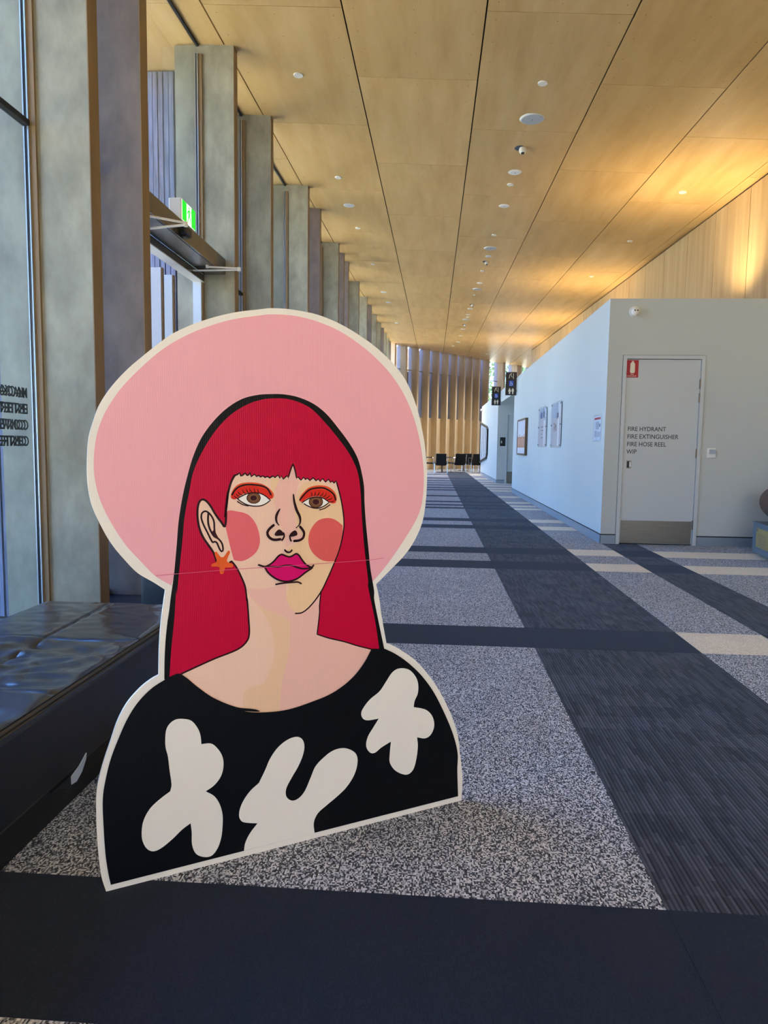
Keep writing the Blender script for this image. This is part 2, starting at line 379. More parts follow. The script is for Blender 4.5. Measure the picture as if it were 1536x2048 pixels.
# shadow gap along the timber wall
# ---- floor
def floor_piece(name, x0, x1, y0, y1, mat, par):
    e = .0006
    return B(mat).prism([(x0 + e, y0 + e), (x1 - e, y0 + e), (x1 - e, y1 - e), (x0 + e, y1 - e)], -.007, 0, lambda u, v, d: (u, v, d)).build(name, par)
floor = struct(B('roof').prism(clip([(-2.4, Y_BACK), (7, Y_BACK), (7, YEND), (-2.4, YEND)], .4), -.12, -.0075, lambda u, v, d: (u, v, d)).build('floor'))
BARS = [(-4.2, -3.78), (-1.9, -1.48), (-1.0, -.58), (1.145, 1.565), (3.69, 4.11), (6.14, 6.56), (7.04, 7.46), (9.2, 9.62), (10.12, 10.54), (12.17, 12.5), (12.8, 13.12), (13.58, 13.92),
        (15.16, 15.58), (17.31, 17.78), (18.3, 18.76), (19.6, 20.04), (20.88, 21.25), (22.25, 22.74), (23.99, 24.7), (27.35, 28.1)]
rows = []; y = Y_BACK
for a, b in BARS: rows += [(y, a, 0), (a, b, 1)]; y = b
rows.append((y, 31.0, 0))
for y0, y1, bar in rows:
    near = y0 < 7.9
    floor_piece('carpet_border', -2.36, -1.5, y0, y1, 'navy', floor)
    floor_piece('carpet_plank' if bar else 'carpet_field', -1.5, .555, y0, y1, 'navy' if bar else 'speckle', floor)
    floor_piece('carpet_plank' if bar else 'carpet_field', .555, 1.42, y0, y1, 'navy' if bar else 'ribbed', floor)
    xe = 1.905 if near else (3.3 if 17.0 < y0 < 21.5 or y0 > 28 else 1.93)
    floor_piece('carpet_plank' if bar else 'carpet_field', 1.42, xe, y0, y1, 'cream' if bar else 'speckle', floor)
    if near:
        ye = min(y1, 8.02)
        floor_piece('carpet_plank' if bar else 'carpet_field', 1.905, 2.295, y0, ye, 'navy' if bar else 'ribbed', floor)
        floor_piece('carpet_plank' if bar else 'carpet_field', 2.295, XW + .02, y0, ye, 'cream' if bar else 'speckle', floor)
p = clip([(-2.36, 31), (6.9, 31), (6.9, 43.9), (-2.36, 43.9)], .3)
B('speckle').prism(p, -.007, 0, lambda u, v, d: (u, v, d)).build('carpet_field', floor)
floor_piece('carpet_field', 3.3, 6.9, 28.1, 31.0, 'speckle', floor)

# ---- the glazed wall on the left: concrete fins through the glass line
wall_left = struct(B('alu').box(-2.36, -2.24, Y_BACK, 31.5, 0, .045).build('wall_left'))
fb = B('rubber')
fb.prism([(-2.312, Y_BACK), (-2.288, Y_BACK), (-2.288, 31.5), (-2.312, 31.5)], -.02, -.002, lambda u, v, d: (u, v, cz(u, v) + d)); fb.build('head_trim', wall_left)
FINS = [(-4.3, 0), (-2.6, 0), (-1.9, 1), (.25, 0), (1.35, 0), (3.97, 0), (4.68, 1), (6.85, 0), (8.37, 0), (10.78, 0), (11.9, 1), (14.16, 0), (14.98, 1), (15.76, 1), (17.96, 0), (20.1, 0), (21.5, 1), (23.3, 0),
        (25.2, 0), (26.6, 1), (28.1, 0), (29.7, 0), (31.0, 1)]
FT = .115
for y, shaded in FINS:
    f = B('fin_shade_purple' if shaded else 'fin')
    fr = lambda u, v, d: (u, v, d)
    top = cz(-2.3, y) - .003
    f.box(-2.52, XL - .006, y, y + FT, 0, top).mat('finedge').box(XL - .006, XL, y, y + FT, 0, top)
    f.build('concrete_fin', wall_left)
wn = 0
prev = None
for k in range(len(FINS) - 1):
    a, b = FINS[k][0] + FT, FINS[k + 1][0]
    if b - a < .2: continue
    wn += 1
    W = struct(empty('window_%d' % wn, (XG, (a + b) / 2, 0)))
    def L(mb, nm): 
        o = mb.build(nm, W); o.matrix_parent_inverse = Matrix.Translation((-XG, -(a + b) / 2, 0)); return o
    door = abs(a - (4.68 + FT)) < .01
    zt = cz(XG, a) - .021; zt2 = cz(XG, b) - .021
    zl = 2.68 if door else .045
    gl = B('glass').prism([(a + .006, zl), (b - .006, zl), (b - .006, zt2), (a + .006, zt)], XG - .003, XG + .003, lambda u, v, d: (d, u, v)); L(gl, 'pane')
    for yy, s_ in ((a, 1), (b, -1)):
        q = B('alu').box(XG - .019, XG - .013, min(yy, yy + s_ * .03), max(yy, yy + s_ * .03), .045, zt)
        q.mat('rubber').box(XG - .013, XG + .004, min(yy, yy + s_ * .024), max(yy, yy + s_ * .024), .045, zt)
        q.mat('alu').box(XG + .004, XG + .011, min(yy, yy + s_ * .03), max(yy, yy + s_ * .03), .045, zt)
        q.mat('finedge').box(XG + .011, XG + .045, min(yy, yy + s_ * .018), max(yy, yy + s_ * .018), .045, zt)
        L(q, 'mullion')
    if not door: L(B('rubber').box(XG - .02, XG + .02, a + .03, b - .03, 2.80, 2.83), 'transom')
# outer ribbed concrete blades beyond the glass
def ribbed_blade(x0, x1, y0, y1, zt):
    mb = B('finout').box(x0, x1, y0 + .02, y1, -.1, zt); n = int((x1 - x0) / .055)
    for i in range(n):
        xa = x0 + (x1 - x0) * i / n; d = random.uniform(.004, .018)
        mb.box(xa + .004, xa + (x1 - x0) / n - .006, y0 + .02 - d, y0 + .021, -.1, zt - .01)
    return mb
for y in (-3.2, 1.2, 4.36, 7.35, 10.4, 13.4, 17.0, 20.8, 24.4):
    x0 = -2.72 if y != 4.36 else -2.63
    o = ribbed_blade(-3.9, x0, y, y + .22, cz(-3.0, y) - .02).build('outer_blade', wall_left)
# ---- door opening in the glazed wall (leaves folded outward)
D = struct(empty('door_1', (XG, 5.8, 0)))
def LD(mb, nm, par=None):
    o = mb.build(nm, D)
    o.matrix_parent_inverse = Matrix.Translation((-XG, -5.8, 0)); return o
LD(B('headermetal').box(-2.345, -2.255, 4.80, 6.845, 2.615, 2.68).mat('white').box(-2.35, -2.25, 4.80, 6.845, 2.607, 2.615), 'door_head')
LD(B('whitealu').box(-2.35, -2.27, 6.80, 6.848, 0, 2.607), 'door_jamb')
for yy, ang, wd in ((5.98, 0, .86), (6.24, 0, .80)):
    q = B('whitealu')
    xh = -2.345; zt = 2.54
    q.box(xh - .105, xh, yy, yy + .045, .02, zt).box(xh - wd, xh - wd + .1, yy, yy + .045, .02, zt)
    q.box(xh - wd + .1, xh - .105, yy, yy + .045, zt - .1, zt).box(xh - wd + .1, xh - .105, yy, yy + .045, .02, .27)
    q.mat('finedge').box(xh, xh + .012, yy + .004, yy + .041, .02, zt)
    q.mat('darkmetal').box(xh - .07, xh - .05, yy - .006, yy, .9, 1.3)
    q.mat('glass').box(xh - wd + .1, xh - .105, yy + .018, yy + .026, .27, zt - .1)
    LD(q, 'door_leaf')
# ---- timber-lined wall on the right
wall_right = struct(B('roof').prism([(Y_BACK, 0), (31.2, 0), (31.2, cz(XW + .03, 31.2) - .004), (Y_BACK, cz(XW + .03, Y_BACK) - .004)], XW + .022, XW + .2, lambda u, v, d: (d, u, v)).mat('plywall').box(XW, XW + .2, 31.2, 31.22, 0, cz(XW + .2, 31.2) - .02).build('wall_right'))
y = 9.99 - 1.175 * 13
while y < 31.2:
    a, b = max(y, Y_BACK), min(y + 1.175, 31.2)
    if b - a > .05:
        B('plywall').prism([(a + .006, .0), (b - .006, 0), (b - .006, cz(XW, b) - .03), (a + .006, cz(XW, a) - .03)], XW, XW + .02, lambda u, v, d: (d, u, v)).build('timber_panel', wall_right)
    y += 1.175
# cornice strip and shadow gap between ceiling and timber wall
# ---- amenities block standing in the hall
BX, BY, BZ = 1.888, 7.992, 2.693
DX0, DX1 = 2.053, 2.930      # fire cupboard opening incl. frame
wf = B('paint').box(BX, DX0, BY, BY + .15, 0, BZ).box(DX1, XW - .002, BY, BY + .15, 0, BZ).box(DX0, DX1, BY, BY + .15, 2.085, BZ)
wf.mat('roof').box(DX0, DX1, BY + .13, BY + .15, 0, 2.085)
wall_front = struct(wf.build('wall_front'))
RY0, RY1, RZ = 17.05, 21.3, 2.36
ws = B('paint').box(BX, BX + .15, BY + .1501, RY0, 0, BZ).box(BX, BX + .15, RY0, RY1, RZ, BZ).box(BX, BX + .15, RY1, 28.5, 0, BZ)
ws.box(BX + .1501, 3.3, RY0 - .15, RY0, 0, RZ).box(3.3, 3.45, RY0 - .15, RY1, 0, RZ)
ws.box(BX + .1501, 3.3, RY0, RY1 + .12, RZ, RZ + .1)
wall_side = struct(ws.build('wall_side'))
wr = B('paint').box(BX + .1501, 2.135, RY1, RY1 + .12, 0, RZ).box(3.1, 3.3, RY1, RY1 + .12, 0, RZ).box(2.135, 3.1, RY1, RY1 + .12, 2.09, RZ)
wall_recess = struct(wr.build('wall_recess'))
wall_end = struct(B('paint').box(BX + .1501, XW - .002, 28.35, 28.5, 0, BZ).build('wall_end'))
struct(B('paint').box(BX + .1501, XW - .002, BY + .1501, 28.349, BZ - .12, BZ).build('ceiling_block'))
# skirtings with a shadow line above
def skirt(name, boxes, gaps):
    q = B('skirt')
    for b_ in boxes: q.box(*b_)
    q.mat('rubber')
    for b_ in gaps: q.box(*b_)
    return struct(q.build(name))
sh = .098
skirt('baseboard_front', [(BX - .006, DX0 - .004, BY - .006, BY - .0005, 0, sh), (DX1 + .004, XW - .004, BY - .006, BY - .0005, 0, sh)],
      [(BX - .002, DX0 - .004, BY - .003, BY - .0005, sh, sh + .012), (DX1 + .004, XW - .004, BY - .003, BY - .0005, sh, sh + .012)])
skirt('baseboard_side', [(BX - .006, BX - .0005, BY - .006, RY0, 0, sh), (BX - .006, BX - .0005, RY1 - .006, 28.5, 0, sh)],
      [(BX - .002, BX - .0005, BY, RY0, sh, sh + .012), (BX - .002, BX - .0005, RY1, 28.5, sh, sh + .012)])
skirt('baseboard_recess', [(BX - .006, 2.13, RY1 - .006, RY1 - .0005, 0, sh)], [(BX, 2.13, RY1 - .003, RY1 - .0005, sh, sh + .012)])
# ---- fire cupboard door
d2 = struct(empty('door_2', (2.49, BY, 0)))
def L2(mb, nm, par=None, smooth=False):
    o = mb.build(nm, d2, smooth) if par is None else mb.build(nm, par, smooth)
    if par is None: o.matrix_parent_inverse = Matrix.Translation((-2.49, -BY, 0))
    return o
fr = B('doorpaint')
fr.box(DX0, DX0 + .038, BY - .012, BY + .12, 0, 2.085).box(DX1 - .038, DX1, BY - .012, BY + .12, 0, 2.085).box(DX0 + .038, DX1 - .038, BY - .012, BY + .12, 2.048, 2.085)
fr.mat('rubber').box(DX0 - .004, DX0, BY - .003, BY - .0004, 0, 2.089).box(DX1, DX1 + .004, BY - .003, BY - .0004, 0, 2.089).box(DX0, DX1, BY - .003, BY - .0004, 2.085, 2.089)
fr.box(DX0 + .038, DX1 - .038, BY + .045, BY + .05, 0, 2.048)
L2(fr, 'door_frame')
leaf = L2(B('doorpaint').box(DX0 + .043, DX1 - .043, BY + .004, BY + .044, .012, 2.041), 'door_leaf')
L2(B('steel').box(2.104, 2.876, BY + .0018, BY + .0038, .014, .268), 'kick_plate', leaf)
ph = B('steel').box(2.138, 2.190, BY + .001, BY + .0038, .848, .936).mat('darkmetal').box(2.144, 2.168, BY - .0002, BY + .0012, .856, .928).mat('chrome').box(2.170, 2.184, BY - .004, BY + .001, .868, .918)
L2(ph, 'flush_pull', leaf)
FIRE = ['FIRE HYDRANT', 'FIRE EXTINGUISHER', 'FIRE HOSE REEL', 'WIP']
for i, tx in enumerate(FIRE):
    text_mesh('lettering', tx, .0685, 'ink', leaf, mat4((1, 0, 0), (0, 0, 1), (0, -1, 0), (2.133, BY + .0032, 1.262 - .0835 * i)), .0004, .89 if i != 1 else .905, bold=.0004)
for z in (1.78, 1.63, 1.025, .23):
    L2(B('steel').box(2.880, 2.892, BY - .012, BY + .0035, z - .05, z + .05).mat('darkmetal').box(2.893, 2.897, BY - .006, BY + .0035, z - .05, z + .05), 'hinge')
# ---- recess door
d3 = struct(empty('door_3', (2.6, RY1, 0)))
for mb, nm in ((B('doorpaint').box(2.135, 2.185, RY1 - .012, RY1 + .1, 0, 2.09).box(3.05, 3.1, RY1 - .012, RY1 + .1, 0, 2.09).box(2.185, 3.05, RY1 - .012, RY1 + .1, 2.045, 2.09), 'door_frame'),
               (B('paint').box(2.19, 3.045, RY1 + .01, RY1 + .05, .012, 2.04), 'door_leaf'), (B('steel').box(2.2, 3.03, RY1 + .006, RY1 + .0098, .015, .36), 'kick_plate')):
    o = mb.build(nm, d3); o.matrix_parent_inverse = Matrix.Translation((-2.6, -RY1, 0))

# ---- far oblique facade
def FP(s, d): p_ = P0 + FD * s - FN * d; return p_.x, p_.y       # d = distance outward
def fbox(mb, s0, s1, d0, d1, z0, z1=None):
    pts = [FP(s0, d0), FP(s1, d0), FP(s1, d1), FP(s0, d1)]
    vs = [(x, y, z0) for x, y in pts] + [(x, y, (cz(x, y) - .004) if z1 is None else z1) for x, y in pts]
    mb.add(vs, [(3, 2, 1, 0), (4, 5, 6, 7), (0, 1, 5, 4), (1, 2, 6, 5), (2, 3, 7, 6), (3, 0, 4, 7)]); return mb
wall_far = struct(fbox(B('alu'), .1, 14.2, .30, .42, 0, .05).build('wall_back'))
FS = [.22, .95, 1.73, 2.49, 3.18, 3.88, 4.56, 5.2, 5.8, 6.4, 7.17, 8.45, 8.6, 9.75, 10.15, 11.4, 12.1, 12.9, 13.7]
for s_ in FS:
    q = fbox(fbox(B('farfin'), s_, s_ + .10, .006, .35, 0).mat('tanboard'), s_, s_ + .10, 0, .006, 0)
    fbox(q.mat('finext'), s_, s_ + .10, .35, .56, 0).build('timber_fin', wall_far)
for k in range(len(FS) - 1):
    a, b = FS[k] + .10, FS[k + 1]
    if b - a < .08: continue
    wn += 1; Wn = struct(empty('window_%d' % wn, (*FP((a + b) / 2, .36), 0)))
    inv = Matrix.Translation(-Vector((*FP((a + b) / 2, .36), 0)))
    zs = 2.45 if FS[k] < 6.5 else 2.2
    for mb, nm in ((fbox(B('glass'), a, b, .355, .361, zs, 4.55), 'pane'), (fbox(B('glass'), a, b, .355, .361, 4.59), 'pane'),
                   (fbox(B('alu'), a, b, .33, .39, 4.55, 4.59), 'transom'), (fbox(B('tanboard'), a, b, .34, .37, .05, zs), 'spandrel_board')):
        o = mb.build(nm, Wn); o.matrix_parent_inverse = inv
s_ = .2
while s_ < 13:
    e = s_ + .62
    if not any(a < e and s_ < b for a, b in ((8.45, 9.15), (9.95, 10.4), (11.45, 12.2))):
        fbox(B('fin_shade_purple'), s_, e, 1.0, 1.12, -.1).build('outer_blade', wall_far)
    s_ += .70
# ---- rear wall behind the camera: glazed entrance front
wb = B('paint').box(-2.4, -1.9, Y_BACK - .15, Y_BACK, 0, 4.3).box(3.6, XW, Y_BACK - .15, Y_BACK, 0, 4.1).box(-1.9, 3.6, Y_BACK - .15, Y_BACK, 2.4, 4.12)
struct(wb.build('wall_front_entrance'))
struct(B('paint').box(XW + .2, 7.2, 31.0, 31.2, 0, 5.3).box(7.1, 7.3, 31.2, 42.2, 0, 5.5).build('wall_far_right'))
wn += 1
Wn = struct(empty('window_%d' % wn, (0, Y_BACK, 0)))
for i in range(4):
    xa = -1.9 + 5.5 * i / 4
    o = B('alu').box(xa, xa + .06, Y_BACK - .1, Y_BACK - .02, 0, 2.4).build('mullion', Wn); o.matrix_parent_inverse = Matrix.Translation((0, -Y_BACK, 0))
    o = B('glass').box(xa + .06, xa + 5.5 / 4, Y_BACK - .06, Y_BACK - .055, 0, 2.4).build('pane', Wn); o.matrix_parent_inverse = Matrix.Translation((0, -Y_BACK, 0))
struct(B('ground').box(-60, 60, -60, 100, -.3, -.125).build('ground'))
# board artwork, half-millimetre units in the plane of the board: x along its foot, y up
OUTLINE = "-1,-6c -20,74 -33,226 -36,375 -30,505 -5,609 34,725 65,813 110,893 171,957 219,990 252,1005c 256,1128 264,1236 276,1329 287,1401 288,1411c 237,1450 166,1500 110,1565 55,1642 8,1737 -24,1823 -37,1908 -38,2005 -29,2115 -6,2198 19,2263 69,2343 138,2424 208,2490 273,2547 338,2598 458,2661 610,2716 753,2748 799,2757 881,2762 964,2759 1050,2749 1162,2718 1269,2672 1371,2616 1485,2529 1558,2448 1614,2341 1654,2224 1684,2089 1699,1943 1695,1805 1675,1683 1626,1579 1567,1504 1495,1440 1433,1387 1394,1354c 1413,1276 1431,1167 1462,1019c 1502,1001 1571,957 1653,893 1737,800 1823,677 1902,524 1943,412 1963,294 1984,145 1982,-1c"
ART = [
 ("hat","P","hatpink",0,"316,1430c 244,1481 180,1554 117,1632 57,1735 16,1829 -6,1921 -11,2005 1,2115 27,2199 68,2278 125,2358 208,2447 285,2518 364,2574 472,2632 610,2685 753,2719 799,2728 881,2733 949,2731 1050,2715 1162,2681 1270,2627 1372,2560 1469,2474 1550,2370 1612,2246 1651,2120 1672,2008 1679,1903 1668,1781 1637,1701 1574,1606 1503,1512 1424,1420 1369,1368c 1267,1202c 1089,2079c 810,2223c 551,2145c 405,1719c"),
 ("hair","P","inkblack",0,"277,984c 280,1088 288,1197 304,1319 299,1270 311,1367 327,1473 342,1615 353,1735 372,1848 394,1939 423,2037 465,2129 523,2208 587,2270 660,2316 735,2338 795,2345 872,2347 950,2335 1030,2305 1096,2259 1163,2188 1232,2104 1275,2034 1298,1964 1314,1884 1318,1797 1328,1684 1343,1563 1358,1440 1382,1315 1382,1275 1418,1116 1448,990c 1396,961c 330,911c"),
 ("hair","P","magenta",0,"301,992c 311,1121 327,1266 338,1411 339,1379 354,1507 370,1649 381,1755 404,1875 422,1960 458,2045 508,2130 565,2202 624,2254 697,2296 765,2318 818,2325 887,2325 950,2311 1014,2282 1080,2224 1138,2164 1215,2073 1258,2003 1281,1940 1295,1845 1301,1749 1311,1637 1326,1507 1345,1375 1344,1347 1389,1154 1417,996c 1358,966c 358,937c"),
 ("face","P","peach",0,"620,1947 636,1953c 645,1960c 651,1944c 662,1950 672,1959c 681,1948c 688,1949 695,1961c 703,1941c 718,1953c 729,1942c 740,1947c 750,1939c 761,1945c 772,1937c 785,1942c 795,1934c 813,1944c 822,1936c 839,1948c 849,1932c 856,1944c 866,1928c 886,1945c 892,1934c 906,1977 917,2005c 928,1973 937,1931c 944,1938c 960,1922c 973,1936c 985,1925c 994,1932c 1008,1920c 1026,1933c 1042,1918c 1054,1927c 1064,1914c 1077,1929c 1094,1911c 1110,1925c 1122,1909c 1131,1915c 1141,1905c 1153,1917c 1174,1847 1189,1784 1200,1689 1189,1610 1169,1540 1139,1470 1110,1409 1073,1340c 1065,1270 1065,1228 1052,1115c 1209,1057 1367,998c 1349,915c 1211,795c 946,717c 616,755c 623,774c 401,885c 356,998c 512,1051 625,1083 667,1109 688,1145 687,1230 679,1338 679,1320 670,1396 653,1442 627,1496 603,1529c 591,1516c 552,1516c 529,1534c 517,1571 497,1605 471,1644 455,1678 444,1720 440,1767 443,1802 450,1823 460,1833 472,1833 487,1822 505,1798 521,1769 540,1740 556,1719 568,1700c 575,1716 577,1751 577,1787 582,1834 588,1869"),
 ("face","P","yellowskin",0,"802,1933c 866,1928c 886,1945c 872,1901 877,1837 855,1765c 820,1800 806,1872"),
 ("face","P","pinkskin",0,"887,1930c 892,1934c 906,1977c 917,2005c 928,1973c 937,1931c 949,1913 937,1866 926,1806 932,1775 964,1675 977,1620c 928,1615c 881,1579c 873,1656c 841,1718c 818,1854 849,1928c"),
 ("face","P","yellowskin",0,"964,1897 1049,1911 1164,1855c 1189,1784 1200,1689 1189,1610 1169,1540 1139,1470 1110,1409 1073,1340c 1011,1275 962,1240c 913,1256 889,1293 883,1341 897,1386 873,1411c 881,1487 885,1564 977,1620c 940,1684 928,1776"),
 ("face","P","pinkskin",0,"673,1388c 771,1380 881,1395c 885,1317 913,1260 962,1232c 1019,1274 1069,1325c 1063,1262 1065,1228 1052,1115c 1209,1057 1367,998c 1349,915c 1211,795c 1006,724c 852,716c 848,766 860,880 894,1024 902,1170c 894,1212 819,1252 762,1281 698,1343"),
 ("face","P","yellowskin2",0,"698,1343c 762,1281 819,1252 894,1212c 904,1170 894,1024 860,880 845,725c 664,747c 664,860 769,893c 819,1033 802,1173 762,1257"),
 ("cheek","P","blush",0,"579,1771 636,1771 688,1753 725,1707 744,1646 743,1602 725,1565 687,1537 649,1526 614,1534c 598,1594 576,1691c"),
 ("cheek.001","P","blush2",0,"1191,1683c 1146,1715 1100,1724 1050,1710 1013,1665 1001,1619 1010,1572 1039,1532 1085,1502 1148,1494c 1173,1548 1192,1618"),
 ("face","S","ink",3.85,"620,1947 636,1953c 645,1960c 651,1944c 662,1950 672,1959c 681,1948c 688,1949 695,1961c 703,1941c 718,1953c 729,1942c 740,1947c 750,1939c 761,1945c 772,1937c 785,1942c 795,1934c 813,1944c 822,1936c 839,1948c 849,1932c 856,1944c 866,1928c 886,1945c 892,1934c 906,1977 917,2005c 928,1973 937,1931c 944,1938c 960,1922c 973,1936c 985,1925c 994,1932c 1008,1920c 1026,1933c 1042,1918c 1054,1927c 1064,1914c 1077,1929c 1094,1911c 1110,1925c 1122,1909c 1131,1915c 1141,1905c 1153,1917c 1174,1847 1189,1784 1200,1689 1189,1610 1169,1540 1139,1470 1110,1409 1073,1340 1019,1274 970,1239 933,1237"),
 ("face","S","ink",3.5,"1073,1340 1065,1270 1065,1228 1052,1115c 1119,1087 1209,1057 1283,1027 1367,998"),
 ("face","S","ink",4.2,"356,998 512,1051 625,1083 667,1109 688,1145 687,1230 679,1338 679,1320 670,1396 653,1442 627,1496 603,1529c 594,1524"),
 ("ear","S","ink",5.25,"529,1534 517,1571 497,1605 471,1644 455,1678 444,1720 440,1767 443,1802 450,1823 460,1833 472,1833 487,1822 505,1798 521,1769 540,1740 556,1719 566,1702 571,1700c 575,1716 577,1751 577,1787 582,1834 588,1869 573,1749 579,1806 586,1855 603,1916 620,1947"),
 ("ear","S","ink",4.2,"536,1645 523,1670 520,1694 519,1722 512,1744 498,1765 484,1776 473,1777 462,1769 458,1753 461,1734 472,1705 488,1672 504,1638 512,1626 520,1629 530,1625 537,1610 544,1593 555,1579 561,1587 558,1614 549,1631 536,1645"),
 ("ear","S","ink",4.55,"492,1768 490,1742 491,1719 497,1695 507,1673 520,1654 536,1645"),
 ("ear","P","wine",0,"507,1676c 518,1688c 525,1665 538,1643c 520,1653"),
 ("earring","P","orange",0,"520,1573 525,1580 532,1577 543,1560 554,1551 565,1554 577,1570 586,1581 594,1580 595,1571 584,1548 580,1531 591,1522 608,1515 610,1505 603,1498 571,1500c 567,1489 562,1472 552,1468 545,1476 543,1502c 529,1508 507,1508 503,1514 508,1522 526,1527 530,1537 524,1556"),
 ("eye","P","coral",0,"600,1851 607,1871 623,1893 648,1908 686,1913 729,1911 767,1900 798,1878 816,1855 815,1838 804,1830 789,1832 767,1847 737,1861 695,1863 661,1856 638,1842 625,1832 611,1832 601,1840"),
 ("eye","P","red",0,"603,1842 611,1859 627,1877 657,1891 695,1897 737,1892 776,1877 798,1857 811,1845 807,1833 793,1832 767,1847 737,1861 695,1863 661,1856 638,1842 625,1833 611,1833"),
 ("eye","P","eyewhite",0,"633,1835c 657,1848 686,1859 716,1862 750,1857 776,1843 799,1823c 776,1807 750,1797 716,1796 682,1803 652,1819"),
 ("eye","P","ink",0,"750,1835c 748,1828c 745,1821c 739,1815c 732,1811c 723,1808c 714,1808c 704,1809c 696,1812c 688,1817c 683,1823c 679,1829c 678,1837c 679,1844c 683,1851c 688,1857c 696,1860c 704,1861c 714,1862c 723,1861c 732,1860c 739,1856c 745,1850c 748,1843c"),
 ("eye","P","iris",0,"746,1835c 745,1829c 742,1823c 736,1817c 730,1813c 722,1811c 714,1810c 705,1812c 697,1814c 691,1818c 686,1824c 683,1830c 682,1837c 683,1843c 686,1849c 691,1854c 698,1858c 705,1861c 714,1862c 722,1860c 730,1858c 737,1854c 742,1848c 745,1842c"),
 ("eye","P","iris2",0,"736,1836c 735,1831c 733,1827c 729,1823c 725,1821c 719,1819c 714,1818c 708,1819c 703,1821c 698,1824c 694,1828c 692,1832c 691,1836c 692,1841c 694,1845c 698,1849c 703,1851c 708,1853c 714,1854c 719,1853c 725,1851c 729,1848c 733,1844c 735,1840c"),
 ("eye","P","iris",0,"732,1836c 731,1832c 729,1829c 726,1826c 723,1824c 718,1822c 714,1822c 709,1822c 705,1824c 701,1826c 698,1829c 696,1833c 696,1836c 696,1840c 698,1843c 701,1846c 705,1848c 709,1850c 714,1850c 718,1850c 723,1848c 726,1846c 729,1843c 731,1839c"),
 ("eye","P","wine",0,"729,1836c 729,1832c 727,1829c 725,1827c 722,1825c 718,1824c 714,1824c 710,1824c 706,1825c 702,1827c 700,1830c 698,1833c 698,1836c 698,1840c 700,1843c 703,1845c 706,1847c 710,1848c 714,1848c 718,1848c 722,1847c 725,1845c 727,1842c 729,1839c"),
 ("eye","S","ink",2.8,"633,1835c 657,1848 686,1859 716,1862 750,1857 776,1843 799,1823c 776,1807 750,1797 716,1796 682,1803 652,1819 633,1835"),
 ("eye","S","ink",4.2,"607,1855 623,1879 648,1895 682,1902 724,1900 763,1892 785,1879 802,1851"),
 ("eye","S","ink",2.62,"633,1821 656,1806 686,1798"),
 ("eye","T","ink",2.1,"633,1836 615,1848"),
 ("eye","T","ink",2.1,"644,1844 634,1849 625,1858"),
 ("eye","T","ink",2.1,"657,1852 642,1858 636,1870"),
 ("eye","T","ink",2.1,"673,1858 662,1866 658,1879"),
 ("eye","T","ink",2.1,"688,1861 681,1870 677,1883"),
 ("eye","T","ink",2.1,"705,1864 697,1873 693,1884"),
 ("eye","T","ink",2.1,"722,1864 718,1871 716,1883"),
 ("eye","T","ink",2.1,"739,1861 736,1869 733,1881"),
 ("eye.001","P","coral",0,"951,1818 956,1840 974,1861 999,1882 1031,1892 1068,1894 1106,1887 1134,1869 1151,1845 1155,1818 1147,1801 1125,1801 1106,1812 1083,1830 1050,1839 1017,1836 990,1828 965,1811"),
 ("eye.001","P","red",0,"953,1819 969,1841 999,1865 1031,1873 1068,1874 1106,1863 1134,1840 1148,1818 1144,1804 1125,1802 1106,1812 1083,1830 1050,1839 1017,1836 990,1828 965,1813"),
 ("eye.001","P","eyewhite",0,"965,1807c 985,1820 1013,1831 1050,1834 1083,1826 1113,1806c 1088,1789 1055,1777 1022,1780 990,1793"),
 ("eye.001","P","ink",0,"1079,1809c 1078,1801c 1074,1793c 1068,1787c 1059,1782c 1050,1779c 1040,1778c 1030,1780c 1020,1783c 1012,1788c 1006,1795c 1002,1802c 1001,1811c 1002,1819c 1006,1826c 1012,1830c 1020,1831c 1030,1832c 1040,1833c 1050,1834c 1059,1832c 1067,1830c 1074,1825c 1078,1817c"),
 ("eye.001","P","iris",0,"1075,1809c 1074,1801c 1070,1795c 1065,1789c 1057,1785c 1049,1782c 1040,1781c 1031,1783c 1022,1786c 1015,1790c 1010,1796c 1006,1803c 1005,1810c 1006,1818c 1009,1824c 1015,1830c 1022,1832c 1031,1832c 1040,1833c 1049,1834c 1057,1832c 1065,1829c 1070,1823c 1074,1816c"),
 ("eye.001","P","iris2",0,"1064,1809c 1063,1804c 1061,1799c 1057,1795c 1052,1792c 1046,1791c 1040,1790c 1034,1791c 1028,1793c 1023,1796c 1019,1800c 1017,1805c 1016,1810c 1016,1815c 1019,1820c 1023,1824c 1028,1827c 1033,1829c 1040,1829c 1046,1828c 1052,1826c 1057,1823c 1061,1819c 1063,1814c"),
 ("eye.001","P","iris",0,"1059,1809c 1059,1805c 1057,1801c 1054,1798c 1050,1796c 1045,1794c 1040,1794c 1035,1795c 1030,1796c 1026,1799c 1023,1802c 1021,1806c 1020,1810c 1021,1814c 1023,1818c 1026,1821c 1030,1823c 1035,1825c 1040,1825c 1045,1825c 1049,1823c 1054,1820c 1057,1817c 1059,1813c"),
 ("eye.001","P","wine",0,"1057,1809c 1056,1806c 1055,1802c 1052,1800c 1048,1797c 1044,1796c 1040,1796c 1035,1796c 1031,1798c 1028,1800c 1025,1803c 1023,1806c 1023,1810c 1023,1814c 1025,1817c 1028,1820c 1031,1822c 1035,1823c 1040,1823c 1044,1823c 1048,1821c 1052,1819c 1055,1816c 1056,1813c"),
 ("eye.001","S","ink",2.8,"965,1807c 985,1820 1013,1831 1050,1834 1083,1826 1113,1806c 1088,1789 1055,1777 1022,1780 990,1793 976,1802"),
 ("eye.001","S","ink",4.2,"953,1822 981,1854 1008,1874 1045,1881 1082,1880 1115,1865 1139,1845 1149,1818"),
 ("eye.001","S","ink",2.62,"1060,1768 1088,1775 1117,1793"),
